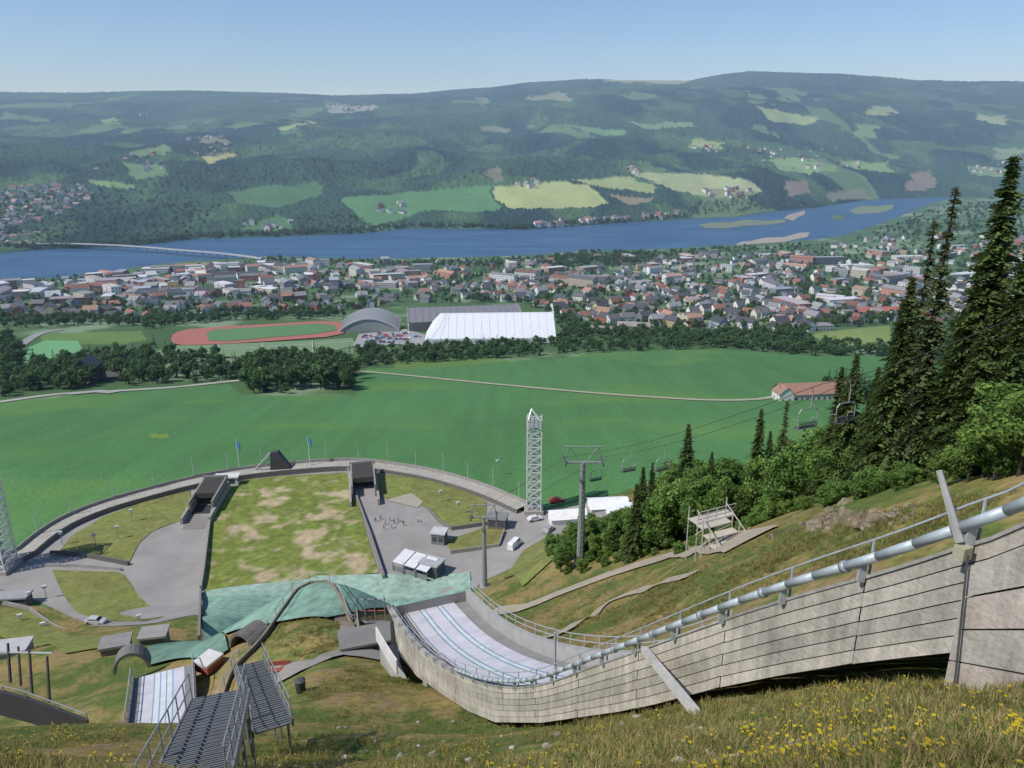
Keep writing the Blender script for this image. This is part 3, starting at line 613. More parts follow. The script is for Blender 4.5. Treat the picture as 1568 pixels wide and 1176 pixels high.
p=hit(750,526); mb=MB()
LL=112; Wd=52; V=[];n_=16; rz=.05; ca,sa=math.cos(rz),math.sin(rz)
for i in range(n_+1):
    x=-LL/2+LL*i/n_
    for k,(yy,zz) in enumerate([(-Wd/2,-2),(-Wd/2,4.5),(-Wd/4,13),(0,20.0),(Wd/4,18),(Wd/2,8),(Wd/2,-2)]):
        xx=x+((13*(zz/17) if k in(1,2,3,4,5) else 0) if i==0 else (10*(zz/17) if i==1 and k in(2,3,4,5) else (5*zz/17 if i==2 and k in (2,3,4) else 0)))
        yy2=Wd/2+yy; V.append((p[0]+xx*ca-yy2*sa,p[1]+xx*sa+yy2*ca,p[2]+zz))
mb.add(V,[(i*7+k,(i+1)*7+k,(i+1)*7+k+1,i*7+k+1) for i in range(n_) for k in range(6)],(.70,.73,.77)); mb.add(V[:7],[tuple(range(7))],(.7,.71,.72)); mb.add(V[-7:],[tuple(range(6,-1,-1))],(.7,.7,.72))
for i in range(1,n_): mb.path([np.array(V[i*7+k])+np.array([0,-.05,.12]) for k in (1,2,3)],.16,4,(.60,.62,.66))
for i in range(n_):
    x=-LL/2+LL*(i+.5)/n_; Q=[(x-2.4,-.1,.5),(x+2.4,-.1,.5),(x+2.4,-.1,3.2),(x-2.4,-.1,3.2)]; mb.add([(p[0]+a*ca-b_*sa,p[1]+a*sa+b_*ca,p[2]+c_) for a,b_,c_ in Q],[(0,1,2,3)],(.35,.37,.4))
mb.obj('white_sports_hall',M_attr)
# ------------------------------------------------------------------ cars
def carmesh(colr,mb=None,o=(0,0,0),rz=0,van=False):
    mb=mb or MB(); ca,sa=math.cos(rz),math.sin(rz)
    def T(x,y,z): return (o[0]+x*ca-y*sa,o[1]+x*sa+y*ca,o[2]+z)
    pr=[(-2.2,.35),(-2.25,.85),(-1.7,1.0),(-1.35,1.5),(.5,1.5),(1.1,.98),(2.1,.82),(2.25,.4)] if not van else [(-2.7,.4),(-2.75,2.2),(-2.5,2.4),(1.4,2.4),(2.0,1.5),(2.7,1.25),(2.8,.45)]
    n=len(pr); V=[T(x,-.88 if z<1.1 else -.72,z) for x,z in pr]+[T(x,.88 if z<1.1 else .72,z) for x,z in pr]
    mb.add(V,[(k,(k+1)%n,n+(k+1)%n,n+k) for k in range(n)]+[tuple(range(n))[::-1],tuple(range(n,2*n))],colr)
    for sy in(-1,1):
        G=[(-1.25,1.42),(.45,1.42),(.9,1.05),(-1.55,1.05)] if not van else [(.3,2.2),(1.35,2.2),(1.8,1.5),(.3,1.5)]
        mb.add([T(x,sy*.83,z) for x,z in G],[(0,1,2,3)],(.03,.035,.04))
        for wx in(-1.4,1.4): mb.cyl(T(wx,sy*.7,.34),T(wx,sy*.92,.34),.34,n=10,col=(.02,.02,.02))
    f=[(.56,.7,1.47),(1.06,.8,1.03)] if not van else [(1.46,.8,2.3),(1.98,.8,1.55)]
    mb.add([T(f[0][0]+.03,-f[0][1],f[0][2]),T(f[0][0]+.03,f[0][1],f[0][2]),T(f[1][0]+.04,f[1][1],f[1][2]),T(f[1][0]+.04,-f[1][1],f[1][2])],[(0,1,2,3)],(.03,.035,.04))
    return mb
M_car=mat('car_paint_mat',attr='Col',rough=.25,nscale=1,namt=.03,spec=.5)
for px,py,rz,c,v in [(819,797,.4,(.6,.6,.6),0),(852,768,.3,(.5,.05,.05),0),(788,842,1.1,(.75,.75,.75),1),(150,967,-.1,(.45,.45,.46),0),(840,818,1,(.3,.3,.3),0)]:
    p=onz(px,py,-104.95); p[2]=h1(p[0],p[1])+.1; carmesh(c,None,p,rz,v).obj('parked_van' if v else 'parked_car',M_car)
mb=MB(); pts=[p for p in polyrand([(550,514),(620,508),(655,518),(600,526),(560,530)],70)]
for q in hits([p[0] for p in pts],[p[1] for p in pts],300,2000,500): carmesh(random.choice([(.7,.7,.7),(.1,.1,.12),(.5,.06,.05),(.1,.15,.35),(.35,.35,.36)]),mb,(q[0],q[1],q[2]+.7),.3+random.choice([0,1.57]))
mb.obj('parked_cars',M_car)
# ------------------------------------------------------------------ tree prototypes
def lowdec(seed,n=170,cl=9,lf=.55,base=(.085,.145,.040),asp=.30):
    r=np.random.default_rng(seed); mb=MB(); mb.cyl((0,0,0),(0,0,.55),.022,.01,5,(.10,.085,.07))
    for k in range(5):
        a=r.uniform(0,6.28); mb.cyl((0,0,.2+.08*k),(.2*math.cos(a),.2*math.sin(a),.45+.09*k),.010,.004,4,(.10,.08,.06))
    cc=r.normal(size=(cl,3)); cc/=np.linalg.norm(cc,axis=1)[:,None]; cc*=r.uniform(.3,1,(cl,1)); cc=cc*np.array([.24,.24,asp+.03])+np.array([0,0,.56])
    k=r.integers(0,cl,n); d=r.normal(size=(n,3)); d/=np.linalg.norm(d,axis=1)[:,None]; rad=.13 if cl<15 else .095
    P=cc[k]+d*np.array([rad,rad,rad*.95])*r.uniform(.5,1.08,(n,1))
    A_=r.normal(size=(n,3)); A_/=np.linalg.norm(A_,axis=1)[:,None]; B_=np.cross(A_,d)
    sz=lf/math.sqrt(n)*r.uniform(.7,1.3,(n,1)); ck=r.uniform(.72,1.28,cl)
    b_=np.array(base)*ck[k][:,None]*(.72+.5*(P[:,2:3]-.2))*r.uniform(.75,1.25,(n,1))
    mb.quads(P,A_*sz,B_*sz,b_); return mb
def conif(seed,levels=14,nb=7,sub=1,dens=1.0,wid=.17,colr=(.06,.105,.042)):
    r=np.random.default_rng(seed); mb=MB(); mb.cyl((0,0,0),(0,0,.98),.012,.002,6,(.09,.065,.045))
    P=[];A_=[];B_=[];Cc=[]
    for L in range(levels):
        z=.05+.94*(L+r.uniform(-.3,.3))/levels; R=wid*(1-z)**.8*r.uniform(.62,1.2)+.006
        for b_ in range(nb):
            if r.random()>dens: continue
            a=r.uniform(0,6.283); rl=R*r.uniform(.5,1.25); dr=-.35-.35*(1-z); d=np.array([math.cos(a),math.sin(a),dr*.6]); sd=np.array([-math.sin(a),math.cos(a),0])
            if sub==1:
                tip=np.array([0,0,z])+d*rl; m_=np.array([0,0,z])+d*rl*.5
                ck=r.uniform(.6,1.4); mb.add([(0,0,z+.01),m_+sd*rl*.28-np.array([0,0,.012]),tip,m_-sd*rl*.28-np.array([0,0,.012])],[(0,1,2,3)],tuple(np.array(colr)*ck))
            else:
                ck=r.uniform(.7,1.25)
                for k in range(sub):
                    f=(k+.5)/sub; w_=rl*.20*(1.15-f)+.0032
                    for sgn in(-1,1):
                        P.append(np.array([0,0,z+.008])+d*rl*f+np.array([0,0,-.10*rl*f*f])+sd*sgn*w_*.7+r.normal(size=3)*.004); dd=d*.7+sd*sgn*.8; dd/=np.linalg.norm(dd)
                        A_.append(dd*w_*1.15); n2=np.cross(dd,[0,0,1]); B_.append((n2/np.linalg.norm(n2)*.45+np.array([0,0,-.5*r.uniform(.3,1)]))*w_*.85)
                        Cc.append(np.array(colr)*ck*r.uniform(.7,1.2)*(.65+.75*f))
    if P: mb.quads(np.array(P),np.array(A_),np.array(B_),Cc)
    return mb
def mkcol(name,mbs):
    c=bpy.data.collections.new(name); 
    for i,m in enumerate(mbs):
        o=m.obj(name+'_proto',M_leaf,link=False); c.objects.link(o)
    return c
def scatter(name,pts,scl,coll,rz=None,idx=None):
    n=len(pts); me=bpy.data.meshes.new(name); me.vertices.add(n); me.vertices.foreach_set('co',np.array(pts,np.float32).ravel())
    a=me.attributes.new('sc','FLOAT_VECTOR','POINT'); s=np.array(scl,np.float32); s=s if s.ndim==2 else np.repeat(s[:,None],3,1); a.data.foreach_set('vector',s.astype(np.float32).ravel())
    a=me.attributes.new('rot','FLOAT_VECTOR','POINT'); r=np.zeros((n,3),np.float32); r[:,2]=rng.uniform(0,6.28,n) if rz is None else rz; a.data.foreach_set('vector',r.ravel())
    a=me.attributes.new('idx','INT','POINT'); a.data.foreach_set('value',(rng.integers(0,100,n) if idx is None else np.array(idx)).astype(np.int32))
    ob=bpy.data.objects.new(name,me); sc.collection.objects.link(ob)
    g=bpy.data.node_groups.new(name+'_nodes','GeometryNodeTree'); g.interface.new_socket('Geometry',in_out='INPUT',socket_type='NodeSocketGeometry'); g.interface.new_socket('Geometry',in_out='OUTPUT',socket_type='NodeSocketGeometry')
    N=g.nodes;L=g.links; gi=N.new('NodeGroupInput');go=N.new('NodeGroupOutput'); ip=N.new('GeometryNodeInstanceOnPoints'); ci=N.new('GeometryNodeCollectionInfo'); ci.inputs[0].default_value=coll; ci.inputs['Separate Children'].default_value=True; ci.inputs['Reset Children'].default_value=True
    def na(nm,t):
        x=N.new('GeometryNodeInputNamedAttribute'); x.data_type=t; x.inputs[0].default_value=nm; return x.outputs[0]
    L.new(gi.outputs[0],ip.inputs['Points']); L.new(ci.outputs[0],ip.inputs['Instance']); ip.inputs['Pick Instance'].default_value=True
    L.new(na('idx','INT'),ip.inputs['Instance Index']); L.new(na('rot','FLOAT_VECTOR'),ip.inputs['Rotation']); L.new(na('sc','FLOAT_VECTOR'),ip.inputs['Scale']); L.new(ip.outputs[0],go.inputs[0])
    md=ob.modifiers.new('scatter','NODES'); md.node_group=g; return ob
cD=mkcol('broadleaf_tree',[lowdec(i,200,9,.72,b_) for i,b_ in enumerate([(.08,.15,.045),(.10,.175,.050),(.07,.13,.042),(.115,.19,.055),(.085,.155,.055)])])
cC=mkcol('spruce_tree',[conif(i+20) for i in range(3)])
tz=[([(0,540),(110,530),(130,548),(240,540),(330,548),(362,558),(366,580),(330,584),(240,588),(185,592),(170,580),(110,600),(60,598),(0,610)],420,10.5,2),
([(366,602),(368,562),(420,552),(500,556),(546,572),(546,597),(430,605)],170,13,1.5),([(225,520),(262,530),(330,540),(330,560),(240,545)],40,10,2),
([(545,563),(548,535),(640,527),(700,530),(870,524),(882,542),(780,548),(640,556)],340,7.5,1.5),
([(870,530),(1000,520),(1150,520),(1210,528),(1365,532),(1365,548),(1230,545),(1100,533),(900,541)],300,8.5,2),
([(-60,500),(100,504),(230,505),(262,500),(340,492),(530,488),(530,478),(340,480),(230,490),(-60,488)],420,10,3),
([(0,515),(30,520),(20,545),(0,560)],40,10,2),([(610,505),(640,470),(640,500),(620,512)],20,10,2),
([(855,525),(850,490),(900,500),(1000,512),(1120,512),(1240,505),(1240,522),(1100,520),(950,520)],300,9.5,3),
([(640,462),(790,460),(860,478),(850,490),(790,470)],70,11,3),
([(400,397),(560,402),(700,402),(830,396),(900,388),(1000,388),(1120,382),(1240,374),(1240,382),(1000,398),(850,410),(700,410),(420,404)],520,12,6),
([(850,396),(900,388),(1000,390),(1000,404),(950,408),(860,408)],200,13,6),
([(640,402),(1240,385),(1240,500),(1120,508),(950,500),(860,490),(640,468)],1900,9.4,10),
([(1180,385),(1330,362),(1640,362),(1640,480),(1568,490),(1400,490),(1240,500)],1500,10,10),
([(-60,440),(200,422),(400,408),(640,402),(640,462),(530,478),(340,482),(230,495),(-60,492)],1100,9.4,8),
([(0,432),(200,418),(400,400),(420,396),(400,402),(200,424),(0,440)],130,9,4),
([(1330,362),(1370,340),(1440,318),(1568,305),(1640,300),(1640,368)],600,14,14),([(1370,545),(1365,500),(1568,480),(1640,480),(1640,600),(1568,590),(1450,560)],260,11,2),
([(1225,512),(1240,505),(1290,503),(1365,496),(1365,490),(1240,498)],50,10,3),
([(1245,600),(1330,590),(1340,612),(1300,622),(1290,600)],40,9,2),
([(0,380),(60,382),(200,376),(300,365),(450,361),(560,356),(620,349),(800,351),(900,344),(1060,334),(1060,330),(900,340),(800,346),(620,344),(560,350),(450,355),(300,360),(200,372),(0,378)],900,13,12),
([(0,300),(150,290),(300,300),(340,320),(300,360),(200,372),(0,378)],700,14,12),([(450,330),(540,330),(580,345),(560,352),(450,355)],120,14,12),([(1060,310),(1200,300),(1240,315),(1130,328),(1060,330)],150,14,12),
([(150,250),(500,200),(760,210),(750,280),(530,298),(480,278),(340,290),(150,290)],1700,17,12),([(780,215),(1100,200),(1180,240),(1170,290),(1080,262),(960,255),(860,270),(780,280)],1100,17,12)]
P_=[];S_=[];NF=[]
patchP=[pl for pl,_ in patches]
for zi,(poly,n_,hh,jit) in enumerate(tz):
    pts=[p for p in polyrand(poly,n_) if ok(p)]
    if zi>=len(tz)-5:
        x=np.array([p[0] for p in pts]);y=np.array([p[1] for p in pts]); bad=np.zeros(len(pts),bool)
        for pl in patchP: bad|=inpoly(x,y,pl)
        pts=[p for p,b_ in zip(pts,bad) if not b_]
    Q=hits([p[0] for p in pts],[p[1] for p in pts],300,9000,450)
    for q in Q:
        if q[2]<ZL+.5: continue
        P_.append(q-np.array([0,0,.4])); s_=hh*random.uniform(.6,1.35); S_.append((s_*random.uniform(.9,1.3),s_*random.uniform(.9,1.3),s_)); NF.append(zi>=len(tz)-2)
P_=np.array(P_);S_=np.array(S_); NF=np.array(NF); m=(rng.random(len(P_))<.2)|NF
scatter('broadleaf_trees',P_[~m],S_[~m],cD); S2=S_[m]*1.25; S2[:,:2]*=1.25; scatter('spruce_trees',P_[m],S2,cC)
# ------------------------------------------------------------------ foreground trees
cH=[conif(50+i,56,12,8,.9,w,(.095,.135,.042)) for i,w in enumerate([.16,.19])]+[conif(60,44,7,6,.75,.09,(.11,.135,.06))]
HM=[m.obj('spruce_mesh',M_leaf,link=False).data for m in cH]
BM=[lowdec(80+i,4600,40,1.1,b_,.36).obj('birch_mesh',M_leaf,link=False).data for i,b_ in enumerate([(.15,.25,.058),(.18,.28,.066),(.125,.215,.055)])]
def tree(px,pt,t,me,name,wx=1.0,minh=0):
    P=ray(px,pt)*t; z=h1(P[0],P[1]); h=max(P[2]-z,minh)
    o=bpy.data.objects.new(name,me); sc.collection.objects.link(o); o.location=(P[0],P[1],z-.2); o.scale=(h*wx,h*wx,h+.2); o.rotation_euler=(random.uniform(-.02,.02),random.uniform(-.02,.02),random.uniform(0,6.28)); return o
for px,pt,t,k,w in [(1556,232,50,0,1.0),(1462,275,54,2,1.0),(1500,395,62,1,.9),(1406,420,60,0,1.0),(1436,330,66,2,1.1),(1535,380,58,1,1),(1380,460,70,0,.9),(1310,540,78,1,.95),(1292,560,84,0,.9),(1345,560,74,1,.85),(1165,625,115,0,.9),(1055,648,132,1,1),(1180,660,112,1,.9),(985,715,126,1,1),(1000,708,130,0,.9),(1090,690,125,0,1),(1600,300,48,1,1),(1475,470,55,1,1),(1580,420,44,0,1.1),(1425,540,58,1,1.1),(975,740,120,0,1.1),(1205,610,108,2,1.2),(1520,480,50,1,1.1)]:
    tree(px,pt,t,HM[k],'spruce_tree',w)
xs=[850,900,960,1000,1050,1100,1150,1200,1250,1300,1350,1400,1450,1500,1568,1650]; yt=[805,785,765,735,690,680,685,650,645,640,605,590,570,540,540,520]
for i in range(230):
    px=random.uniform(845,1640); l=np.interp(px,xs,yt); tn=np.interp(px,[850,1100,1300,1500,1650],[140,106,78,54,42]); k=random.random()
    t=tn+k*np.interp(px,[850,1300,1650],[28,45,35]); top=l+(1-k)*random.uniform(15,90)+random.uniform(-6,14)
    tree(px,top,t,random.choice(BM),'birch_tree',random.uniform(.8,1.15),minh=random.uniform(4,6.5))
for px,pt,t,w in [(1556,578,40,1.25),(1530,612,43,1.2),(1500,640,44,1.1),(1455,680,46,1.1),(1590,590,38,1.2)]: tree(px,pt,t,BM[1],'birch_tree',w)
for i in range(80):
    px=random.uniform(850,1560); t=np.interp(px,[850,1100,1250,1500,1568],[134,98,66,45,41])*random.uniform(1.0,1.12); P=ray(px,700)*t; z=h1(P[0],P[1]); o=bpy.data.objects.new('bush',random.choice(BM)); sc.collection.objects.link(o); s_=random.uniform(1.8,4.0); o.location=(P[0],P[1],z-.25*s_); o.scale=(s_*1.2,s_*1.2,s_); o.rotation_euler=(0,0,random.uniform(0,6.28))
# ------------------------------------------------------------------ large ski-jump inrun
c0=11.5
def onp(px,py,off=0.0):
    r=ray(px,py); return r*((c0+off)/(r@Nv))
TOP=[(596,931),(606,946),(620,967),(642,992),(668,1013),(700,1032),(740,1047),(780,1054),(820,1052),(850,1044),(900,1025),(1000,990),(1100,953),(1200,920),(1300,892),(1400,867),(1480,845),(1568,806),(1750,735)]
BOT=[(604,948),(607,975),(614,1005),(640,1036),(680,1064),(720,1090),(760,1106),(830,1107),(900,1097),(950,1090),(1000,1080),(1100,1054),(1200,1034),(1300,1018),(1400,1006),(1480,998),(1568,985),(1750,960)]
def prof(L):
    P=np.array([onp(a,b) for a,b in L]); s=P@Dv; o=np.argsort(s); return s[o],P[o,2]
ts,tzv=prof(TOP); bs,bz=prof(BOT)
sA=np.linspace(ts[0]+.1,ts[-1],90); zT=np.interp(sA,ts,tzv); 
ker=np.ones(7)/7; zp=np.pad(zT,3,mode='edge'); zS=np.convolve(zp,ker,'valid'); zS[:4]=zT[:4]; zS[-4:]=zT[-4:]; zT=zS
zB=np.interp(sA,bs,bz); zB=np.minimum(zB,zT-.35)
def IP(s,l,z): return Dv*s+Nv*(c0+l)+np.array([0,0,z])
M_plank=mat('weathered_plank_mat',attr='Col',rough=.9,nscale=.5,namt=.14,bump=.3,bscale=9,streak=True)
mb=MB(); nrow=6
for i in range(len(sA)-1):
    for r_ in range(nrow):
        f0=r_/nrow; f1=(r_+1)/nrow
        h0=zT[i]-zB[i]; h1_=zT[i+1]-zB[i+1]; gp_=.028
        a0=zT[i]-h0*f0; a1=zT[i]-h0*f1+min(gp_,h0/nrow*.3); b0=zT[i+1]-h1_*f0; b1=zT[i+1]-h1_*f1+min(gp_,h1_/nrow*.3)
        o=-.06-.012*((i//7+r_)%2); s0=sA[i]+(.02 if i%7==0 else 0)
        V=[IP(s0,o,a0),IP(sA[i+1],o,b0),IP(sA[i+1],o,b1),IP(s0,o,a1)]
        Vb=[IP(s0,0,a0),IP(sA[i+1],0,b0),IP(sA[i+1],0,b1),IP(s0,0,a1)]
        k=1+.13*math.sin((i//7)*12.9+r_*7.7)
        mb.add(V+Vb,[(0,1,2,3),(3,2,6,7),(0,4,5,1)],(.43*k,.395*k,.34*k))
    V=[IP(sA[i],.004,zT[i]-.02),IP(sA[i+1],.004,zT[i+1]-.02),IP(sA[i+1],.004,zB[i+1]),IP(sA[i],.004,zB[i])]
    mb.add(V,[(0,1,2,3)],(.12,.11,.10))
    V=[IP(sA[i],-.1,zT[i]+.08),IP(sA[i+1],-.1,zT[i+1]+.08),IP(sA[i+1],.22,zT[i+1]+.08),IP(sA[i],.22,zT[i]+.08),IP(sA[i],-.1,zT[i]),IP(sA[i+1],-.1,zT[i+1]),IP(sA[i+1],.22,zT[i+1]-1.2),IP(sA[i],.22,zT[i]-1.2)]
    mb.add(V,[(0,1,2,3),(0,4,5,1),(3,2,6,7)],(.36,.35,.33))
inrun=mb.obj('inrun_side_wall',M_plank)
WI=7.0
mb=MB(); strips=[(.22,1.3,(.24,.23,.22),0),(1.3,1.5,(.40,.40,.40),.12),(1.5,2.55,(.54,.52,.57),.12),(2.55,2.66,(.16,.36,.33),.13),(2.66,2.95,(.60,.60,.64),.12),(2.95,3.06,(.18,.33,.46),.13),(3.06,4.1,(.56,.54,.59),.12),(4.1,4.21,(.16,.36,.33),.13),(4.21,4.5,(.60,.60,.64),.12),(4.5,4.61,(.18,.33,.46),.13),(4.61,5.7,(.54,.52,.57),.12),(5.7,6.8,(.24,.23,.22),0)]
for i in range(len(sA)-1):
    for a,b_,cc_,dz in strips:
        V=[IP(sA[i],a,zT[i]-1.0+dz),IP(sA[i+1],a,zT[i+1]-1.0+dz),IP(sA[i+1],b_,zT[i+1]-1.0+dz),IP(sA[i],b_,zT[i]-1.0+dz)]
        mb.add(V,[(0,3,2,1)],vary(cc_,.05))
    V=[IP(sA[i],WI-.2,zT[i]-1.1),IP(sA[i+1],WI-.2,zT[i+1]-1.1),IP(sA[i+1],WI-.2,zT[i+1]+.1),IP(sA[i],WI-.2,zT[i]+.1),IP(sA[i],WI+.1,zT[i]-2.6),IP(sA[i+1],WI+.1,zT[i+1]-2.6),IP(sA[i+1],WI+.1,zT[i+1]+.1),IP(sA[i],WI+.1,zT[i]+.1)]
    mb.add(V,[(0,1,2,3),(3,2,6,7),(4,5,6,7)],(.36,.35,.34))
e=-1; mb.add([IP(sA[e],0,zT[e]),IP(sA[e],WI,zT[e]),IP(sA[e],WI,zT[e]-6),IP(sA[e],0,zT[e]-6)],[(0,1,2,3)],(.3,.29,.28))
mb.obj('ski_jump_inrun_track',M_attr)
mb=MB()
for s_,l0,l1,dz,dp in [(ts[-1]-1.2,.3,WI-.3,1.3,8),(ts[-1]-9,.5,WI-.5,1.6,9),(ts[-1]-20,.5,WI-.5,1.8,7)]:
    z0=np.interp(s_,sA,zT)-dz; P=IP(s_,(l0+l1)/2,z0-dp/2); mb.box(P,(l1-l0,1.2,dp),-HD,(.33,.32,.30))
mb.obj('inrun_support_pier',M_conc)
mb=MB()
pA=[IP(s_,-1.3,np.interp(s_,sA,zT)-2.6) for s_ in np.linspace(ts[-1]-8,ts[-1]-.5,8)]
mb.wall(pA,1.3,.12,(.62,.60,.58)); mb.box(IP(ts[-1]-4.5,-.7,zT[-1]-4.8),(1.1,6.5,4.2),-HD,(.33,.32,.3)); mb.obj('coach_platform',M_attr)
mb=MB()
P0=onp(1476,1000);P1=onp(1600,1000)
s0=P0@Dv;s1=P1@Dv
for r_ in range(6):
    z00=onp(1478,846)[2]; z10=onp(1600,790)[2]; f0=r_/6+.004;f1=(r_+1)/6-.006; zb=-10.4
    V=[IP(s0,-.35,z00+(zb-z00)*f0),IP(s1,-.35,z10+(zb-z10)*f0),IP(s1,-.35,z10+(zb-z10)*f1),IP(s0,-.35,z00+(zb-z00)*f1)]
    V+=[v+Nv*.4 for v in V]
    mb.add(V,[(0,1,2,3),(0,3,7,4),(0,4,5,1),(3,2,6,7)],(.41+.03*(r_%2),.38,.335))
mb.obj('inrun_concrete_pier',M_plank)
mb=MB(); steel=(.42,.45,.47)
pp=[IP(s_,-.22,np.interp(s_,sA,zT)+.42) for s_ in np.linspace(sA[0],ts[-1]-19,44)]
mb.path(pp,.095,12,(.42,.47,.50))
for q in pp[::3]:
    i_=[j for j in range(len(pp)) if pp[j] is q][0]
    if i_+1<len(pp): d_=(pp[i_+1]-q); d_=d_/np.linalg.norm(d_); mb.cyl(q-d_*.06,q+d_*.06,.125,n=12,col=(.30,.33,.35))
mb.obj('snowmaking_pipe',M_metal,smooth=True)
mb=MB()
for s_ in np.arange(sA[0],sA[-1],2.0):
    z=np.interp(s_,sA,zT); mb.cyl(IP(s_,.05,z-.1),IP(s_,.05,z+.85),.028,n=5,col=steel); mb.box(IP(s_,-.16,z+.18),(.14,.08,.42),0,steel)
for hh in (.85,.5): mb.path([IP(s_,.05,np.interp(s_,sA,zT)+hh) for s_ in sA],.022,5,steel)
mb.obj('inrun_handrail',M_metal)
mb=MB()
for s_ in np.arange(ts[-1]-34,sA[-1],1.8):
    z=np.interp(s_,sA,zT); mb.cyl(IP(s_,WI+.15,z-.8),IP(s_,WI+.15,z+1.0),.04,n=5,col=steel)
for hh in (1.0,.55,.1): mb.path([IP(s_,WI+.15,np.interp(s_,sA,zT)+hh) for s_ in sA if s_>ts[-1]-34],.03,5,steel)
mb.obj('inrun_handrail',M_metal)
mb=MB(); a=onp(986,994,-.25); b_=onp(1066,1092,-2.2); mb.cyl(a,b_,.13,n=4,col=(.50,.48,.45)); mb.obj('diagonal_brace',M_conc)
mb=MB(); mb.cyl(onp(1438,720,-.3),onp(1470,830,-.3),.05,.08,6,(.40,.39,.36)); mb.box(onp(1474,845,-.3),(.2,.2,.22),.4,(.45,.42,.3)); mb.cyl(onp(1482,850,-.45),onp(1462,1045,-.45),.02,n=5,col=(.1,.1,.1)); mb.obj('cable_post',M_metal)
mb=MB(); mb.cyl(onp(850,968,.1),onp(850,1030,.1),.05,n=5,col=steel); mb.obj('signal_post',M_metal)
# ------------------------------------------------------------------ small hill inrun
mb=MB()
def IS(s,l,z): return EJ+D2*s+N2*l+np.array([0,0,z])
for i in range(14):
    s0,s1=-i*2.0,-(i+1)*2.0; z0=.16*(-s0)+.006*s0*s0; z1=.16*(-s1)+.006*s1*s1
    for a,b_,cc_ in [(-2.9,-2.1,(.22,.22,.22)),(-2.1,-.9,(.54,.52,.57)),(-.9,-.78,(.16,.36,.33)),(-.78,-.3,(.60,.60,.64)),(-.3,-.18,(.18,.33,.46)),(-.18,.3,(.60,.60,.64)),(.3,.42,(.16,.36,.33)),(.42,.9,(.60,.60,.64)),(.9,1.02,(.18,.33,.46)),(1.02,2.1,(.54,.52,.57)),(2.1,2.9,(.22,.22,.22))]:
        mb.add([IS(s0,a,z0),IS(s1,a,z1),IS(s1,b_,z1),IS(s0,b_,z0)],[(0,1,2,3)],cc_)
    for sd in(-3,3):
        V=[IS(s0,sd,z0-3),IS(s1,sd,z1-3),IS(s1,sd,z1+.5),IS(s0,sd,z0+.5)]; V+=[v+N2*.2 for v in V]
        mb.add(V,[(0,1,2,3),(4,5,6,7)[::-1],(3,2,6,7)],(.12,.12,.13))
        mb.cyl(IS(s0,sd*1.02,z0-.5),IS(s0,sd*1.02,z0+1.4),.06,n=5,col=(.3,.3,.3))
    for sd in(-3,3): mb.cyl(IS(s0,sd*1.02,z0+1.4),IS(s1,sd*1.02,z1+1.4),.05,n=5,col=(.35,.35,.35))
mb.add([IS(0,-3,0),IS(0,3,0),IS(0,3,-4),IS(0,-3,-4)],[(0,1,2,3)],(.15,.15,.15)); mb.obj('small_ski_jump_inrun',M_attr)
mb=MB(); P=IS(-.3,4.6,-.2); mb.box(P,(2.0,2.4,.9),HDs,(.36,.10,.09)); mb.box(P+np.array([0,0,.62]),(2.1,2.5,.3),HDs,(.58,.57,.55)); mb.obj('takeoff_platform',M_attr)
def arch(px,py,t,R,L,hd,colr=(.09,.085,.08)):
    c=at(px,py,t); d=np.array([math.sin(hd),math.cos(hd),0]); nn=np.array([d[1],-d[0],0]); mb=MB(); V=[];n_=12
    for i in range(2):
        for rad in (R,R-.3):
            for k in range(n_+1):
                a=math.pi*k/n_; V.append(c+d*L*i+nn*math.cos(a)*rad+np.array([0,0,math.sin(a)*rad*1.25]))
    m=n_+1; Fs=[]
    for k in range(n_): Fs+=[(k,k+1,2*m+k+1,2*m+k),(m+k,m+k+1,3*m+k+1,3*m+k),(k,k+1,m+k+1,m+k),(2*m+k,2*m+k+1,3*m+k+1,3*m+k)]
    mb.add(V,Fs,colr); mb.obj('tunnel_arch',M_conc)
arch(372,1004,88,2.3,3,math.radians(30),(.13,.12,.11)); arch(202,1028,92,2.0,2,math.radians(-20),(.15,.15,.14))
hp=[(330,1062,72),(350,1035,76),(375,1008,81),(405,980,86.5),(435,935,93),(455,908,97),(475,893,99),(500,893,98.5),(520,912,93.5),(535,932,88),(546,950,83),(551,985,73)]
P=smooth_pts(np.array([at(*h) for h in hp]),1.2); P[:,2]=H(P[:,0],P[:,1])+.9; mb=MB(); mb.wall([p-np.array([0,0,1.2]) for p in P],1.1,.22,(.24,.20,.15),base=.6)
for p in P[::2]: mb.cyl(p,p+np.array([0,0,1.0]),.045,n=5,col=(.3,.3,.3))
mb.path([p+np.array([0,0,1.0]) for p in P],.04,5,(.33,.33,.33)); mb.path([p+np.array([0,0,.6]) for p in P],.03,5,(.33,.33,.33)); mb.obj('curved_retaining_fence',M_attr)
ribbon('boardwalk',[(455,922),(480,908),(503,912),(518,932),(530,955),(536,980)],1.5,(.30,.25,.19),.2,1.5)
mb=MB(); 
for px in (548,560,575,590): p=at(px,950,82); mb.cyl(p,p+np.array([0,0,3]),.06,n=5,col=(.3,.32,.35))
a=at(548,945,82);b_=at(592,945,82); mb.cyl(a+np.array([0,0,.8]),b_+np.array([0,0,.8]),.07,n=5,col=(.35,.1,.1)); mb.cyl(a+np.array([0,0,2.2]),b_+np.array([0,0,2.2]),.06,n=5,col=(.3,.32,.35)); mb.cyl(a+np.array([0,0,-.6]),b_+np.array([0,0,-.6]),.2,n=5,col=(.2,.2,.2)); mb.obj('start_gate_frame',M_metal)
mb=MB(); p=at(570,988,72); mb.box(p,(5.5,2.6,2.0),.3,(.10,.10,.10)); mb.box(p+np.array([0,0,1.15]),(6,3.0,.22),.3,(.20,.19,.18)); mb.obj('judges_hut',M_attr)
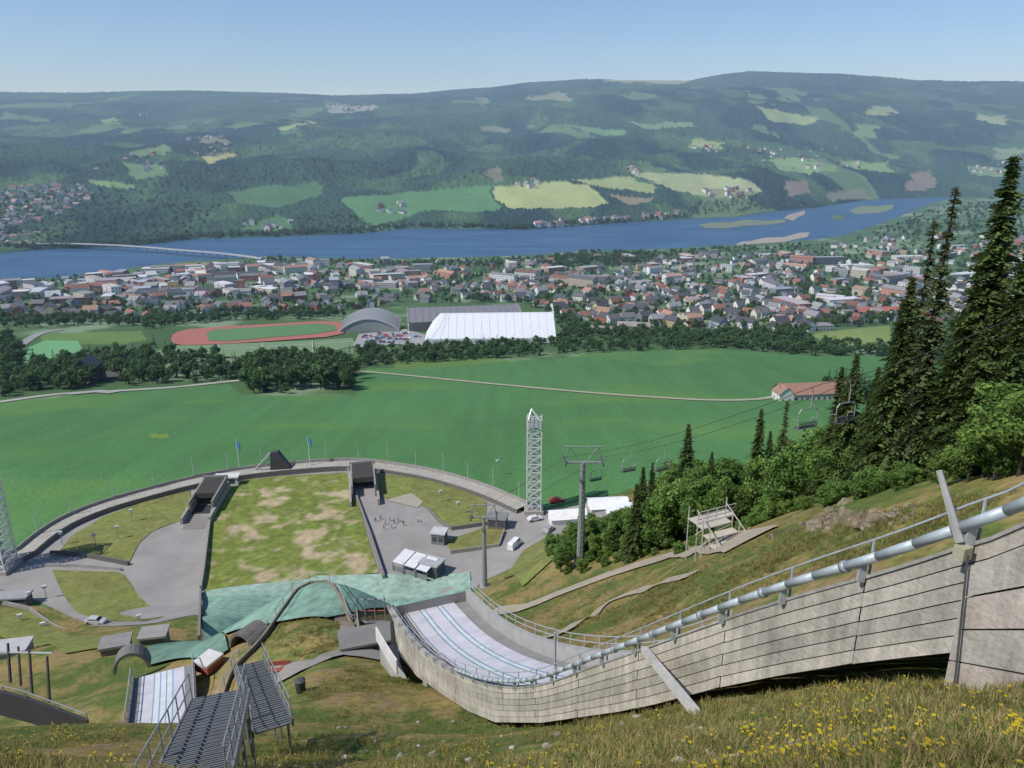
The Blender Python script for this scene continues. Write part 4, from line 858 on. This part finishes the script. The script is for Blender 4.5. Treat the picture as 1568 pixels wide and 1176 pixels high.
# ------------------------------------------------------------------ bench, bin
p=hit(425,1034); mb=MB()
for k in range(3): mb.box((p[0],p[1]+.18*k,p[2]+.5),(2.2,.14,.05),.15,(.38,.09,.07))
for k in range(3): mb.box((p[0],p[1]+.62,p[2]+.68+.17*k),(2.2,.05,.13),.15,(.38,.09,.07))
for sx in(-.9,.9): mb.box((p[0]+sx,p[1]+.2,p[2]+.24),(.08,.5,.48),.15,(.15,.15,.15)); mb.box((p[0]+sx,p[1]+.6,p[2]+.6),(.08,.06,.9),.15,(.15,.15,.15))
mb.obj('red_bench',M_attr)
p=hit(461,1060); mb=MB(); mb.cyl(p,p+np.array([0,0,1.0]),.32,.36,12,(.05,.05,.05)); mb.cyl(p+np.array([0,0,1.0]),p+np.array([0,0,1.12]),.4,.2,12,(.07,.07,.07)); mb.obj('litter_bin',M_attr)
# ------------------------------------------------------------------ steel stairs
def stairs(a,b_,w,n_,rail=1.0,name='steel_staircase'):
    a=np.array(a);b_=np.array(b_); d=b_-a; dh=d.copy(); dh[2]=0; L=np.linalg.norm(dh); dh/=L; nn=np.array([dh[1],-dh[0],0]); mb=MB(); c=(.16,.17,.18); rz=math.atan2(nn[1],nn[0])
    for i in range(n_):
        q=a+d*(i+.5)/n_
        for k in range(4): mb.box(q+dh*(k-1.5)*(L/n_*.24),(w-.06,L/n_*.13,.03),rz,c)
        mb.box(q-dh*L/n_*.5,(w-.06,.02,.06),rz,(.24,.25,.26))
    for sgn in(-1,1):
        o=nn*sgn*w/2; V=[a+o+[0,0,-.22],b_+o+[0,0,-.22],b_+o+[0,0,.06],a+o+[0,0,.06]]; V+=[v+nn*.05*sgn for v in V]
        mb.add(V,[(0,1,2,3),(4,5,6,7),(3,2,6,7),(0,1,5,4)],(.22,.23,.24))
        m=max(2,int(L/1.2)+1)
        for i in range(m+1):
            q=a+d*i/m+o; mb.cyl(q,q+np.array([0,0,rail]),.02,n=6,col=(.30,.31,.32))
        for hh in(rail,rail*.5): mb.cyl(a+o+[0,0,hh],b_+o+[0,0,hh],.02,n=6,col=(.30,.31,.32))
        for i in range(3):
            q=a+d*(i+.5)/3+o; z=h1(q[0],q[1]); mb.cyl((q[0],q[1],min(z,q[2])-.5),q,.05,n=5,col=(.25,.25,.26))
    return mb.obj(name,M_metal)
stairs(at(285,1215,14.5),at(338,1064,22),1.5,26,.9)
stairs(at(418,1112,25),at(382,1018,33),1.2,18,.9)
mb=MB(); L1=[at(-30,1052,44),at(40,1070,44),at(90,1088,44),at(134,1104,44)]
mb.wall([p-np.array([0,0,1.6]) for p in L1],1.7,.2,(.06,.06,.065)); 
for p in smooth_pts(np.array(L1),1.3): mb.cyl(p,p+np.array([0,0,.5]),.04,n=5,col=(.25,.25,.25))
mb.path([p+np.array([0,0,.5]) for p in L1],.04,5,(.3,.3,.3)); mb.obj('black_timber_fence',M_attr)
mb=MB()
for px,a_,b2,t in [(12,985,1045,60),(45,995,1062,60),(72,1005,1075,60),(28,990,1050,70)]: mb.cyl(at(px+4,b2,t),at(px,a_,t),.13,.1,6,(.08,.07,.07))
mb.cyl(at(-20,998,60),at(80,1000,60),.08,n=5,col=(.4,.4,.4)); mb.obj('start_gate_posts',M_attr)
def kios(name,px,py,l,w,h,rz,wc,rc):
    p=hit(px,py); mb=MB(); mb.flat(p[0],p[1],p[2],l,w,h,rz,wc,rc); mb.obj(name,M_attr)
kios('service_hut',180,1000,4,3,2.0,.3,(.16,.15,.15),(.24,.23,.22)); kios('service_hut',20,1004,6,4,2,.2,(.3,.3,.3),(.42,.42,.42)); kios('service_hut',238,985,4,3,2,.2,(.15,.14,.14),(.28,.27,.25)); kios('service_hut',22,925,7,3,2.2,.1,(.12,.12,.12),(.3,.3,.3))
for px,py in [(182,826),(203,800),(147,838),(96,835),(35,965),(48,930),(70,978),(72,920),(675,770),(702,788),(216,966),(762,722)]:
    p=onz(px,py,-105); p[2]=max(-105,min(-104,p[2])); mb=MB(); mb.cyl(p,p+np.array([0,0,3.6]),.09,n=6,col=(.3,.3,.3)); mb.box(p+np.array([0,0,3.8]),(1.0,.5,.7),.4,(.6,.6,.6)); mb.obj('loudspeaker_post',M_attr)
# ------------------------------------------------------------------ chairlift
def pylon(px,pt,t,w,name='chairlift_pylon'):
    P=ray(px,pt)*t; z=h1(P[0],P[1]); mb=MB(); g_=(.26,.29,.29); hgt=P[2]-z
    mb.cyl((P[0],P[1],z-.5),(P[0],P[1],P[2]),.75*w/6.5,.45*w/6.5,12,g_)
    mb.box((P[0],P[1],z+.2),(2.2,2.2,.8),0,(.4,.38,.36))
    mb.cyl((P[0]-w/2,P[1],P[2]),(P[0]+w/2,P[1],P[2]),.22,n=6,col=g_)
    for sx in(-1,1):
        x=P[0]+sx*w/2; mb.cyl((x,P[1]-2.6,P[2]+.5),(x,P[1]+2.6,P[2]-.3),.2,n=6,col=(.2,.2,.2))
        for k in range(6): y=P[1]-2.4+k*.95; mb.cyl((x-.12,y,P[2]+.75-.15*k),(x+.12,y,P[2]+.75-.15*k),.32,n=10,col=(.1,.1,.1))
        mb.cyl((x,P[1],P[2]),(x*.8+P[0]*.2,P[1],P[2]+3.0),.12,n=5,col=g_); mb.cyl((P[0]+sx*.3,P[1],P[2]-.3),(x*.8+P[0]*.2,P[1],P[2]+3.0),.09,n=5,col=g_)
    mb.cyl((P[0]-w*.4-.8,P[1],P[2]+3),(P[0]+w*.4+.8,P[1],P[2]+3),.12,n=5,col=g_)
    for k in range(int(hgt)): mb.cyl((P[0]-.2,P[1]-.8,z+k),(P[0]+.25,P[1]-.8,z+k),.03,n=4,col=(.4,.4,.4))
    mb.cyl((P[0]-.25,P[1]-.8,z),(P[0]-.25,P[1]-.6,P[2]),.035,n=4,col=(.4,.4,.4)); mb.cyl((P[0]+.28,P[1]-.8,z),(P[0]+.28,P[1]-.6,P[2]),.035,n=4,col=(.4,.4,.4))
    mb.obj(name,M_metal); return P
PA=pylon(893,708,136,6.5); PB=pylon(741,792,168,5.5)
cabL=[at(1590,470,40),at(1258,588,70),PA+np.array([-3.25,0,1.0]),PB+np.array([-2.7,0,1.0])]
cabR=[at(1650,470,42),at(1316,580,71),PA+np.array([3.25,0,1.0]),PB+np.array([2.7,0,1.0])]
mb=MB()
for cb in(cabL,cabR):
    for i in range(3):
        pts=[]
        for k in range(9): f=k/8; q=cb[i]*(1-f)+cb[i+1]*f; q=q-np.array([0,0,(1.2 if i==1 else .5)*4*f*(1-f)]); pts.append(q)
        mb.path(pts,.035,4,(.06,.06,.06))
mb.obj('chairlift_cable',M_metal)
def chair(cb,i,f,sag):
    q=cb[i]*(1-f)+cb[i+1]*f; q=q-np.array([0,0,sag*4*f*(1-f)]); mb=MB(); rz=.35; ca,sa=math.cos(rz),math.sin(rz); k_=(.34,.35,.36)
    def T(x,y,z): return (q[0]+x*ca-y*sa,q[1]+x*sa+y*ca,q[2]+z)
    mb.cyl(T(0,0,.15),T(.25,0,-.5),.06,n=6,col=k_); mb.cyl(T(.25,0,-.5),T(.25,0,-2.0),.05,n=6,col=k_); 
    mb.path([T(-1.0,0,-3.9),T(-1.1,0,-2.4),T(-.8,0,-2.0),T(.8,0,-2.0),T(1.1,0,-2.4),T(1.1,0,-3.9)],.05,6,k_)
    for j in range(5): mb.cyl(T(-1.05,-.05+.13*j,-3.9-.01*j),T(1.05,-.05+.13*j,-3.9-.01*j),.06,n=5,col=(.10,.11,.12))
    for j in range(3): mb.cyl(T(-1.05,-.1,-3.65+.16*j),T(1.05,-.1,-3.65+.16*j),.05,n=5,col=(.10,.11,.12))
    for sx in(-1,1): mb.path([T(sx*1.1,-.05,-3.0),T(sx*1.1,.75,-3.3),T(sx*.9,.8,-4.4)],.035,5,k_)
    mb.cyl(T(-.9,.8,-4.4),T(.9,.8,-4.4),.035,n=5,col=k_); mb.obj('chairlift_chair',M_metal)
chair(cabL,1,.02,1.2); chair(cabR,1,.02,1.2); chair(cabL,1,.60,1.2); chair(cabR,1,.62,1.2); chair(cabR,2,.04,.5)
# ------------------------------------------------------------------ timber coach stand
mb=MB(); wood=(.46,.42,.36)
b0=at(1120,880,76)
ra_=.45; ca,sa=math.cos(ra_),math.sin(ra_)
zb=b0[2]
def TS(x,y,z): return (b0[0]+x*ca-y*sa,b0[1]+x*sa+y*ca,zb+z)
for k in range(5):
    y=k*1.1; z=k*.62+.4
    V=[TS(-.2,y,z),TS(3.6,y,z),TS(3.6,y+1.05,z),TS(-.2,y+1.05,z)]; mb.add(V+[(v[0],v[1],v[2]-.1) for v in V],[(0,1,2,3),(0,1,5,4),(3,0,4,7),(1,2,6,5)],wood)
    for x in(-.2,3.6): mb.cyl(TS(x,y,-3),TS(x,y,z+1.1),.07,n=4,col=wood)
    mb.cyl(TS(-.2,y,z+1.05),TS(-.2,y+1.1,z+1.65),.055,n=4,col=wood); mb.cyl(TS(3.6,y,z+1.05),TS(3.6,y+1.1,z+1.65),.055,n=4,col=wood); mb.cyl(TS(-.2,y,z),TS(-.2,y+1.1,z-1.2),.05,n=4,col=wood)
    mb.cyl(TS(-.2,y,z-1.0),TS(3.6,y,z-.2),.05,n=4,col=wood)
for x in(0,1.2,2.4,3.6): mb.cyl(TS(x,5.5,-2),TS(x,5.5,4.2),.06,n=4,col=(.5,.5,.48))
for z in(3.4,3.8,4.2): mb.cyl(TS(0,5.5,z),TS(5,5.5,z),.045,n=4,col=(.5,.5,.48))
V=[TS(-.2,5.4,2.9),TS(5,5.4,2.9),TS(5,7,2.9),TS(-.2,7,2.9)]; mb.add(V,[(0,1,2,3)],wood)
for x in(0,5): mb.cyl(TS(x,7,-2),TS(x,7,4.2),.06,n=4,col=(.5,.5,.48))
mb.obj('timber_coach_stand',M_attr)
# ------------------------------------------------------------------ rocks
def rock(c,s,seed,colr=(.30,.24,.19)):
    r=np.random.default_rng(seed); mb=MB()
    bm=bmesh.new(); bmesh.ops.create_icosphere(bm,subdivisions=3,radius=1)
    pl=r.normal(size=(11,3)); pl/=np.linalg.norm(pl,axis=1)[:,None]; dd=r.uniform(.4,.8,11)
    V=np.array([v.co[:] for v in bm.verts])
    for k in range(11):
        e=V@pl[k]-dd[k]; V-=np.outer(np.maximum(e,0),pl[k])
    V+=r.normal(size=V.shape)*.03; V=V*np.array(s)+np.array(c)
    mb.add(V,[tuple(v.index for v in f.verts) for f in bm.faces],colr); bm.free(); return mb
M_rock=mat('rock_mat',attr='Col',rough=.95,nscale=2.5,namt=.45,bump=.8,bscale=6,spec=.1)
mb=MB()
for i in range(110):
    px=random.gauss(1300,60); pyl=np.interp(px,[1175,1230,1300,1370,1440,1500],[812,804,795,788,770,764])+random.gauss(0,7); p=hit(px,pyl,20)
    if p[1]<25 or p[1]>90: continue
    s_=random.uniform(.12,.75)*(1.2 if 1240<px<1350 else .6); m2=rock((p[0],p[1],p[2]-.15*s_),(s_*1.1,s_*.9,s_*.8),i,vary((.20,.165,.115),.3)); mb.add(m2.v,m2.f,m2.c[0])
mb.obj('rock_outcrop',M_rock)
mb=MB()
for i in range(90):
    p=hit(random.uniform(420,1560),random.uniform(1085,1176)); s_=random.uniform(.04,.13); m2=rock((p[0],p[1],p[2]),(s_*1.3,s_,s_*.7),100+i,vary((.33,.30,.27),.2)); mb.add(m2.v,m2.f,m2.c[0])
mb.obj('loose_stones',M_rock)
# ------------------------------------------------------------------ grass & flowers
def tuft(seed,n_=24,dry=.4):
    r=np.random.default_rng(seed); mb=MB()
    for i in range(n_):
        a=r.uniform(0,6.28); b_=r.uniform(0,6.28); o=np.array([math.cos(a),math.sin(a),0])*r.uniform(0,.5); l=r.uniform(.5,1.0); d=np.array([math.cos(b_),math.sin(b_),0])*r.uniform(.2,.7); w=np.array([-math.sin(b_),math.cos(b_),0])*.024
        c=np.array((.36,.285,.12)) if r.random()<dry else np.array((.15,.195,.05)); c=tuple(c*r.uniform(.7,1.3))
        m_=o+d*.4*l+np.array([0,0,.6*l]); e=o+d*l+np.array([0,0,l*.85])
        mb.add([o-w,o+w,m_+w*.7,m_-w*.7,e],[(0,1,2,3),(3,2,4)],c)
    return mb
cT=mkcol('grass_tuft',[tuft(i,24,.3+.15*i) for i in range(5)])
def flower(seed):
    r=np.random.default_rng(seed); mb=MB()
    for i in range(3):
        a=r.uniform(0,6.28); o=np.array([math.cos(a),math.sin(a),0])*r.uniform(.1,1.4); h=r.uniform(.7,1.5); mb.cyl(o,o+[0,0,h],.03,.02,3,(.09,.13,.03))
        R=.14; n_=7; C0=o+np.array([0,0,h+.03]); V=[C0]+[C0+R*np.array([math.cos(6.283*k/n_),math.sin(6.283*k/n_),.25*((k%2)-.3)]) for k in range(n_)]
        mb.add(V,[(0,k+1,(k+1)%n_+1) for k in range(n_)],(.66,.50,.03))
    return mb
cF=mkcol('yellow_flower',[flower(i) for i in range(4)])
gr=[([(0,1112),(130,1112),(180,1112),(260,1112),(300,1110),(460,1090),(520,1060),(600,1030),(640,1050),(700,1085),(760,1112),(1000,1090),(1200,1045),(1470,1010),(1480,1062),(1568,1050),(1640,1060),(1640,1230),(-40,1230),(-40,1120)],12500,(.12,.28)),
    ([(850,975),(1060,875),(1180,815),(1400,775),(1568,745),(1568,750),(1400,840),(1000,970),(850,1015)],5500,(.18,.45)),([(800,925),(1060,840),(1160,830),(1200,860),(1060,900),(860,975)],1800,(.2,.45)),
    ([(400,990),(450,925),(490,900),(520,930),(530,985),(470,1010)],900,(.25,.5)),([(460,1060),(560,1010),(640,1050),(520,1100)],1000,(.2,.4))]
P_=[];S_=[]
for poly,n_,(a,b_) in gr:
    pts=polyrand(poly,n_); Q=hits([p[0] for p in pts],[p[1] for p in pts],3,200,220)
    for q in Q:
        s_=random.uniform(a,b_); P_.append(q-np.array([0,0,.03])); S_.append((s_,s_,s_*random.uniform(.5,1.1)))
P_=np.array(P_); cl=fbm(P_[:,0]/2.2,P_[:,1]/2.2,3,7); S_=np.array(S_); S_*= (.45+1.1*cl)[:,None]
kp=rng.random(len(P_))<np.clip((cl-.32)*4.5,.15,1)
scatter('hillside_grass',P_[kp],S_[kp],cT)
pts=[p for p in polyrand([(400,1130),(700,1105),(900,1100),(1200,1060),(1460,1040),(1568,1080),(1620,1100),(1620,1220),(380,1220)],1000)]
Q=hits([p[0] for p in pts],[p[1] for p in pts],3,80,300); cl=fbm(Q[:,0]/1.4+3,Q[:,1]/1.4,3,17); Q=Q[(cl>.60)|(rng.random(len(Q))<.06)]
scatter('yellow_wildflowers',Q,rng.uniform(.09,.17,len(Q)),cF)
pts=polyrand([(0,1112),(130,1112),(250,1120),(240,1176),(0,1176)],50); Q=hits([p[0] for p in pts],[p[1] for p in pts],3,80,300); scatter('yellow_wildflowers',Q,rng.uniform(.13,.22,len(Q)),cF)
# ------------------------------------------------------------------ people in plaza
def person(p,rz,shirt,trous,walk):
    me=bpy.data.meshes.new('person'); s=walk
    J=[(0,0,.95),(0,0,1.2),(0,0,1.43),(0,.01,1.53),(0,.02,1.68),(.1,0,.9),(.11,.12*s,.5),(.11,.05*s,.08),(.11,.2+.05*s,.04),(-.1,0,.9),(-.11,-.1*s,.5),(-.11,-.28*s,.1),(-.11,-.1*s,.04),(.19,0,1.4),(.25,-.05*s,1.12),(.26,.08*s,.85),(-.19,0,1.4),(-.25,.05*s,1.12),(-.26,.15*s,.87)]
    E=[(0,1),(1,2),(2,3),(3,4),(0,5),(5,6),(6,7),(7,8),(0,9),(9,10),(10,11),(11,12),(2,13),(13,14),(14,15),(2,16),(16,17),(17,18)]
    R=[.14,.13,.15,.055,.10,.09,.065,.045,.04,.09,.065,.045,.04,.06,.045,.035,.06,.045,.035]
    me.from_pydata(J,E,[]); ob=bpy.data.objects.new('person',me); sc.collection.objects.link(ob)
    md=ob.modifiers.new('skin','SKIN')
    if me.skin_vertices:
        for i,r in enumerate(R): me.skin_vertices[0].data[i].radius=(r,r*.8 if i<3 else r)
        me.skin_vertices[0].data[0].use_root=True
    ob.modifiers.new('ss','SUBSURF').levels=1
    m=bpy.data.materials.new('clothing_mat'); m.use_nodes=True; N=m.node_tree.nodes;L=m.node_tree.links; t=N.new('ShaderNodeTexCoord'); sx=N.new('ShaderNodeSeparateXYZ'); cr=N.new('ShaderNodeValToRGB'); cr.color_ramp.interpolation='CONSTANT'
    L.new(t.outputs['Object'],sx.inputs[0]); mm=N.new('ShaderNodeMath'); mm.operation='DIVIDE'; mm.inputs[1].default_value=1.8; L.new(sx.outputs[2],mm.inputs[0]); L.new(mm.outputs[0],cr.inputs[0]); L.new(cr.outputs[0],N['Principled BSDF'].inputs['Base Color'])
    e=cr.color_ramp.elements; e[0].position=0; e[0].color=(*trous,1); e[1].position=.53; e[1].color=(*shirt,1); x=e.new(.825); x.color=(.5,.3,.22,1); x=e.new(.95); x.color=(.08,.05,.03,1)
    me.materials.append(m); ob.location=p; ob.rotation_euler=(0,0,rz); ob.scale=(1.05,1.05,1.03)
for px,py in [(575,800),(583,797),(590,804),(597,799),(604,803),(610,800),(618,806),(588,812),(600,810),(640,800)]:
    p=onz(px,py,-105); person((p[0],p[1],-104.88),random.uniform(0,6.28),random.choice([(.5,.12,.1),(.6,.6,.6),(.1,.15,.4),(.1,.1,.1)]),random.choice([(.04,.05,.09),(.2,.18,.14),(.05,.05,.05)]),random.choice([.3,1,1]))
# ------------------------------------------------------------------ valley haze (real scattering air)
mv=bpy.data.materials.new('haze_mat'); mv.use_nodes=True; nt=mv.node_tree; nt.nodes.remove(nt.nodes['Principled BSDF'])
vs_=nt.nodes.new('ShaderNodeVolumeScatter'); vs_.inputs['Color'].default_value=(.56,.78,1,1); vs_.inputs['Density'].default_value=8.0e-5; vs_.inputs['Anisotropy'].default_value=.1
nt.links.new(vs_.outputs[0],nt.nodes['Material Output'].inputs['Volume'])
mb=MB(); mb.box((0,5060,200),(16000,9900,1000),0,(1,1,1)); mb.obj('atmospheric_haze',mv)
# ------------------------------------------------------------------ light, sky, camera
w=bpy.data.worlds.new('World'); sc.world=w; w.use_nodes=True; nt=w.node_tree; sk=nt.nodes.new('ShaderNodeTexSky'); sk.sky_type='NISHITA'; sk.sun_disc=False
EL=math.radians(50); AZ=math.atan2(-.85,-.45); sk.sun_elevation=EL; sk.sun_rotation=AZ%(2*math.pi); sk.air_density=.9; sk.dust_density=.1; sk.ozone_density=6.0; sk.altitude=600
bg=nt.nodes['Background']; bg.inputs[1].default_value=.135; nt.links.new(sk.outputs[0],bg.inputs[0])
sl=bpy.data.lights.new('sun','SUN'); sl.energy=4.4; sl.angle=math.radians(.5); sl.color=(1,.95,.87); so=bpy.data.objects.new('sun',sl); sc.collection.objects.link(so)
from mathutils import Vector
sd=Vector((math.sin(AZ)*math.cos(EL),math.cos(AZ)*math.cos(EL),math.sin(EL))); so.rotation_euler=sd.to_track_quat('Z','Y').to_euler(); so.location=sd*50
cam=bpy.data.cameras.new('camera'); cam.sensor_width=36; cam.sensor_fit='HORIZONTAL'; cam.lens=36*F/1568; cam.clip_start=.1; cam.clip_end=30000
co=bpy.data.objects.new('camera',cam); sc.collection.objects.link(co); co.rotation_euler=(math.pi/2-PIT,0,0); sc.camera=co
sc.view_settings.view_transform='Standard'; sc.view_settings.look='None'; sc.view_settings.exposure=0
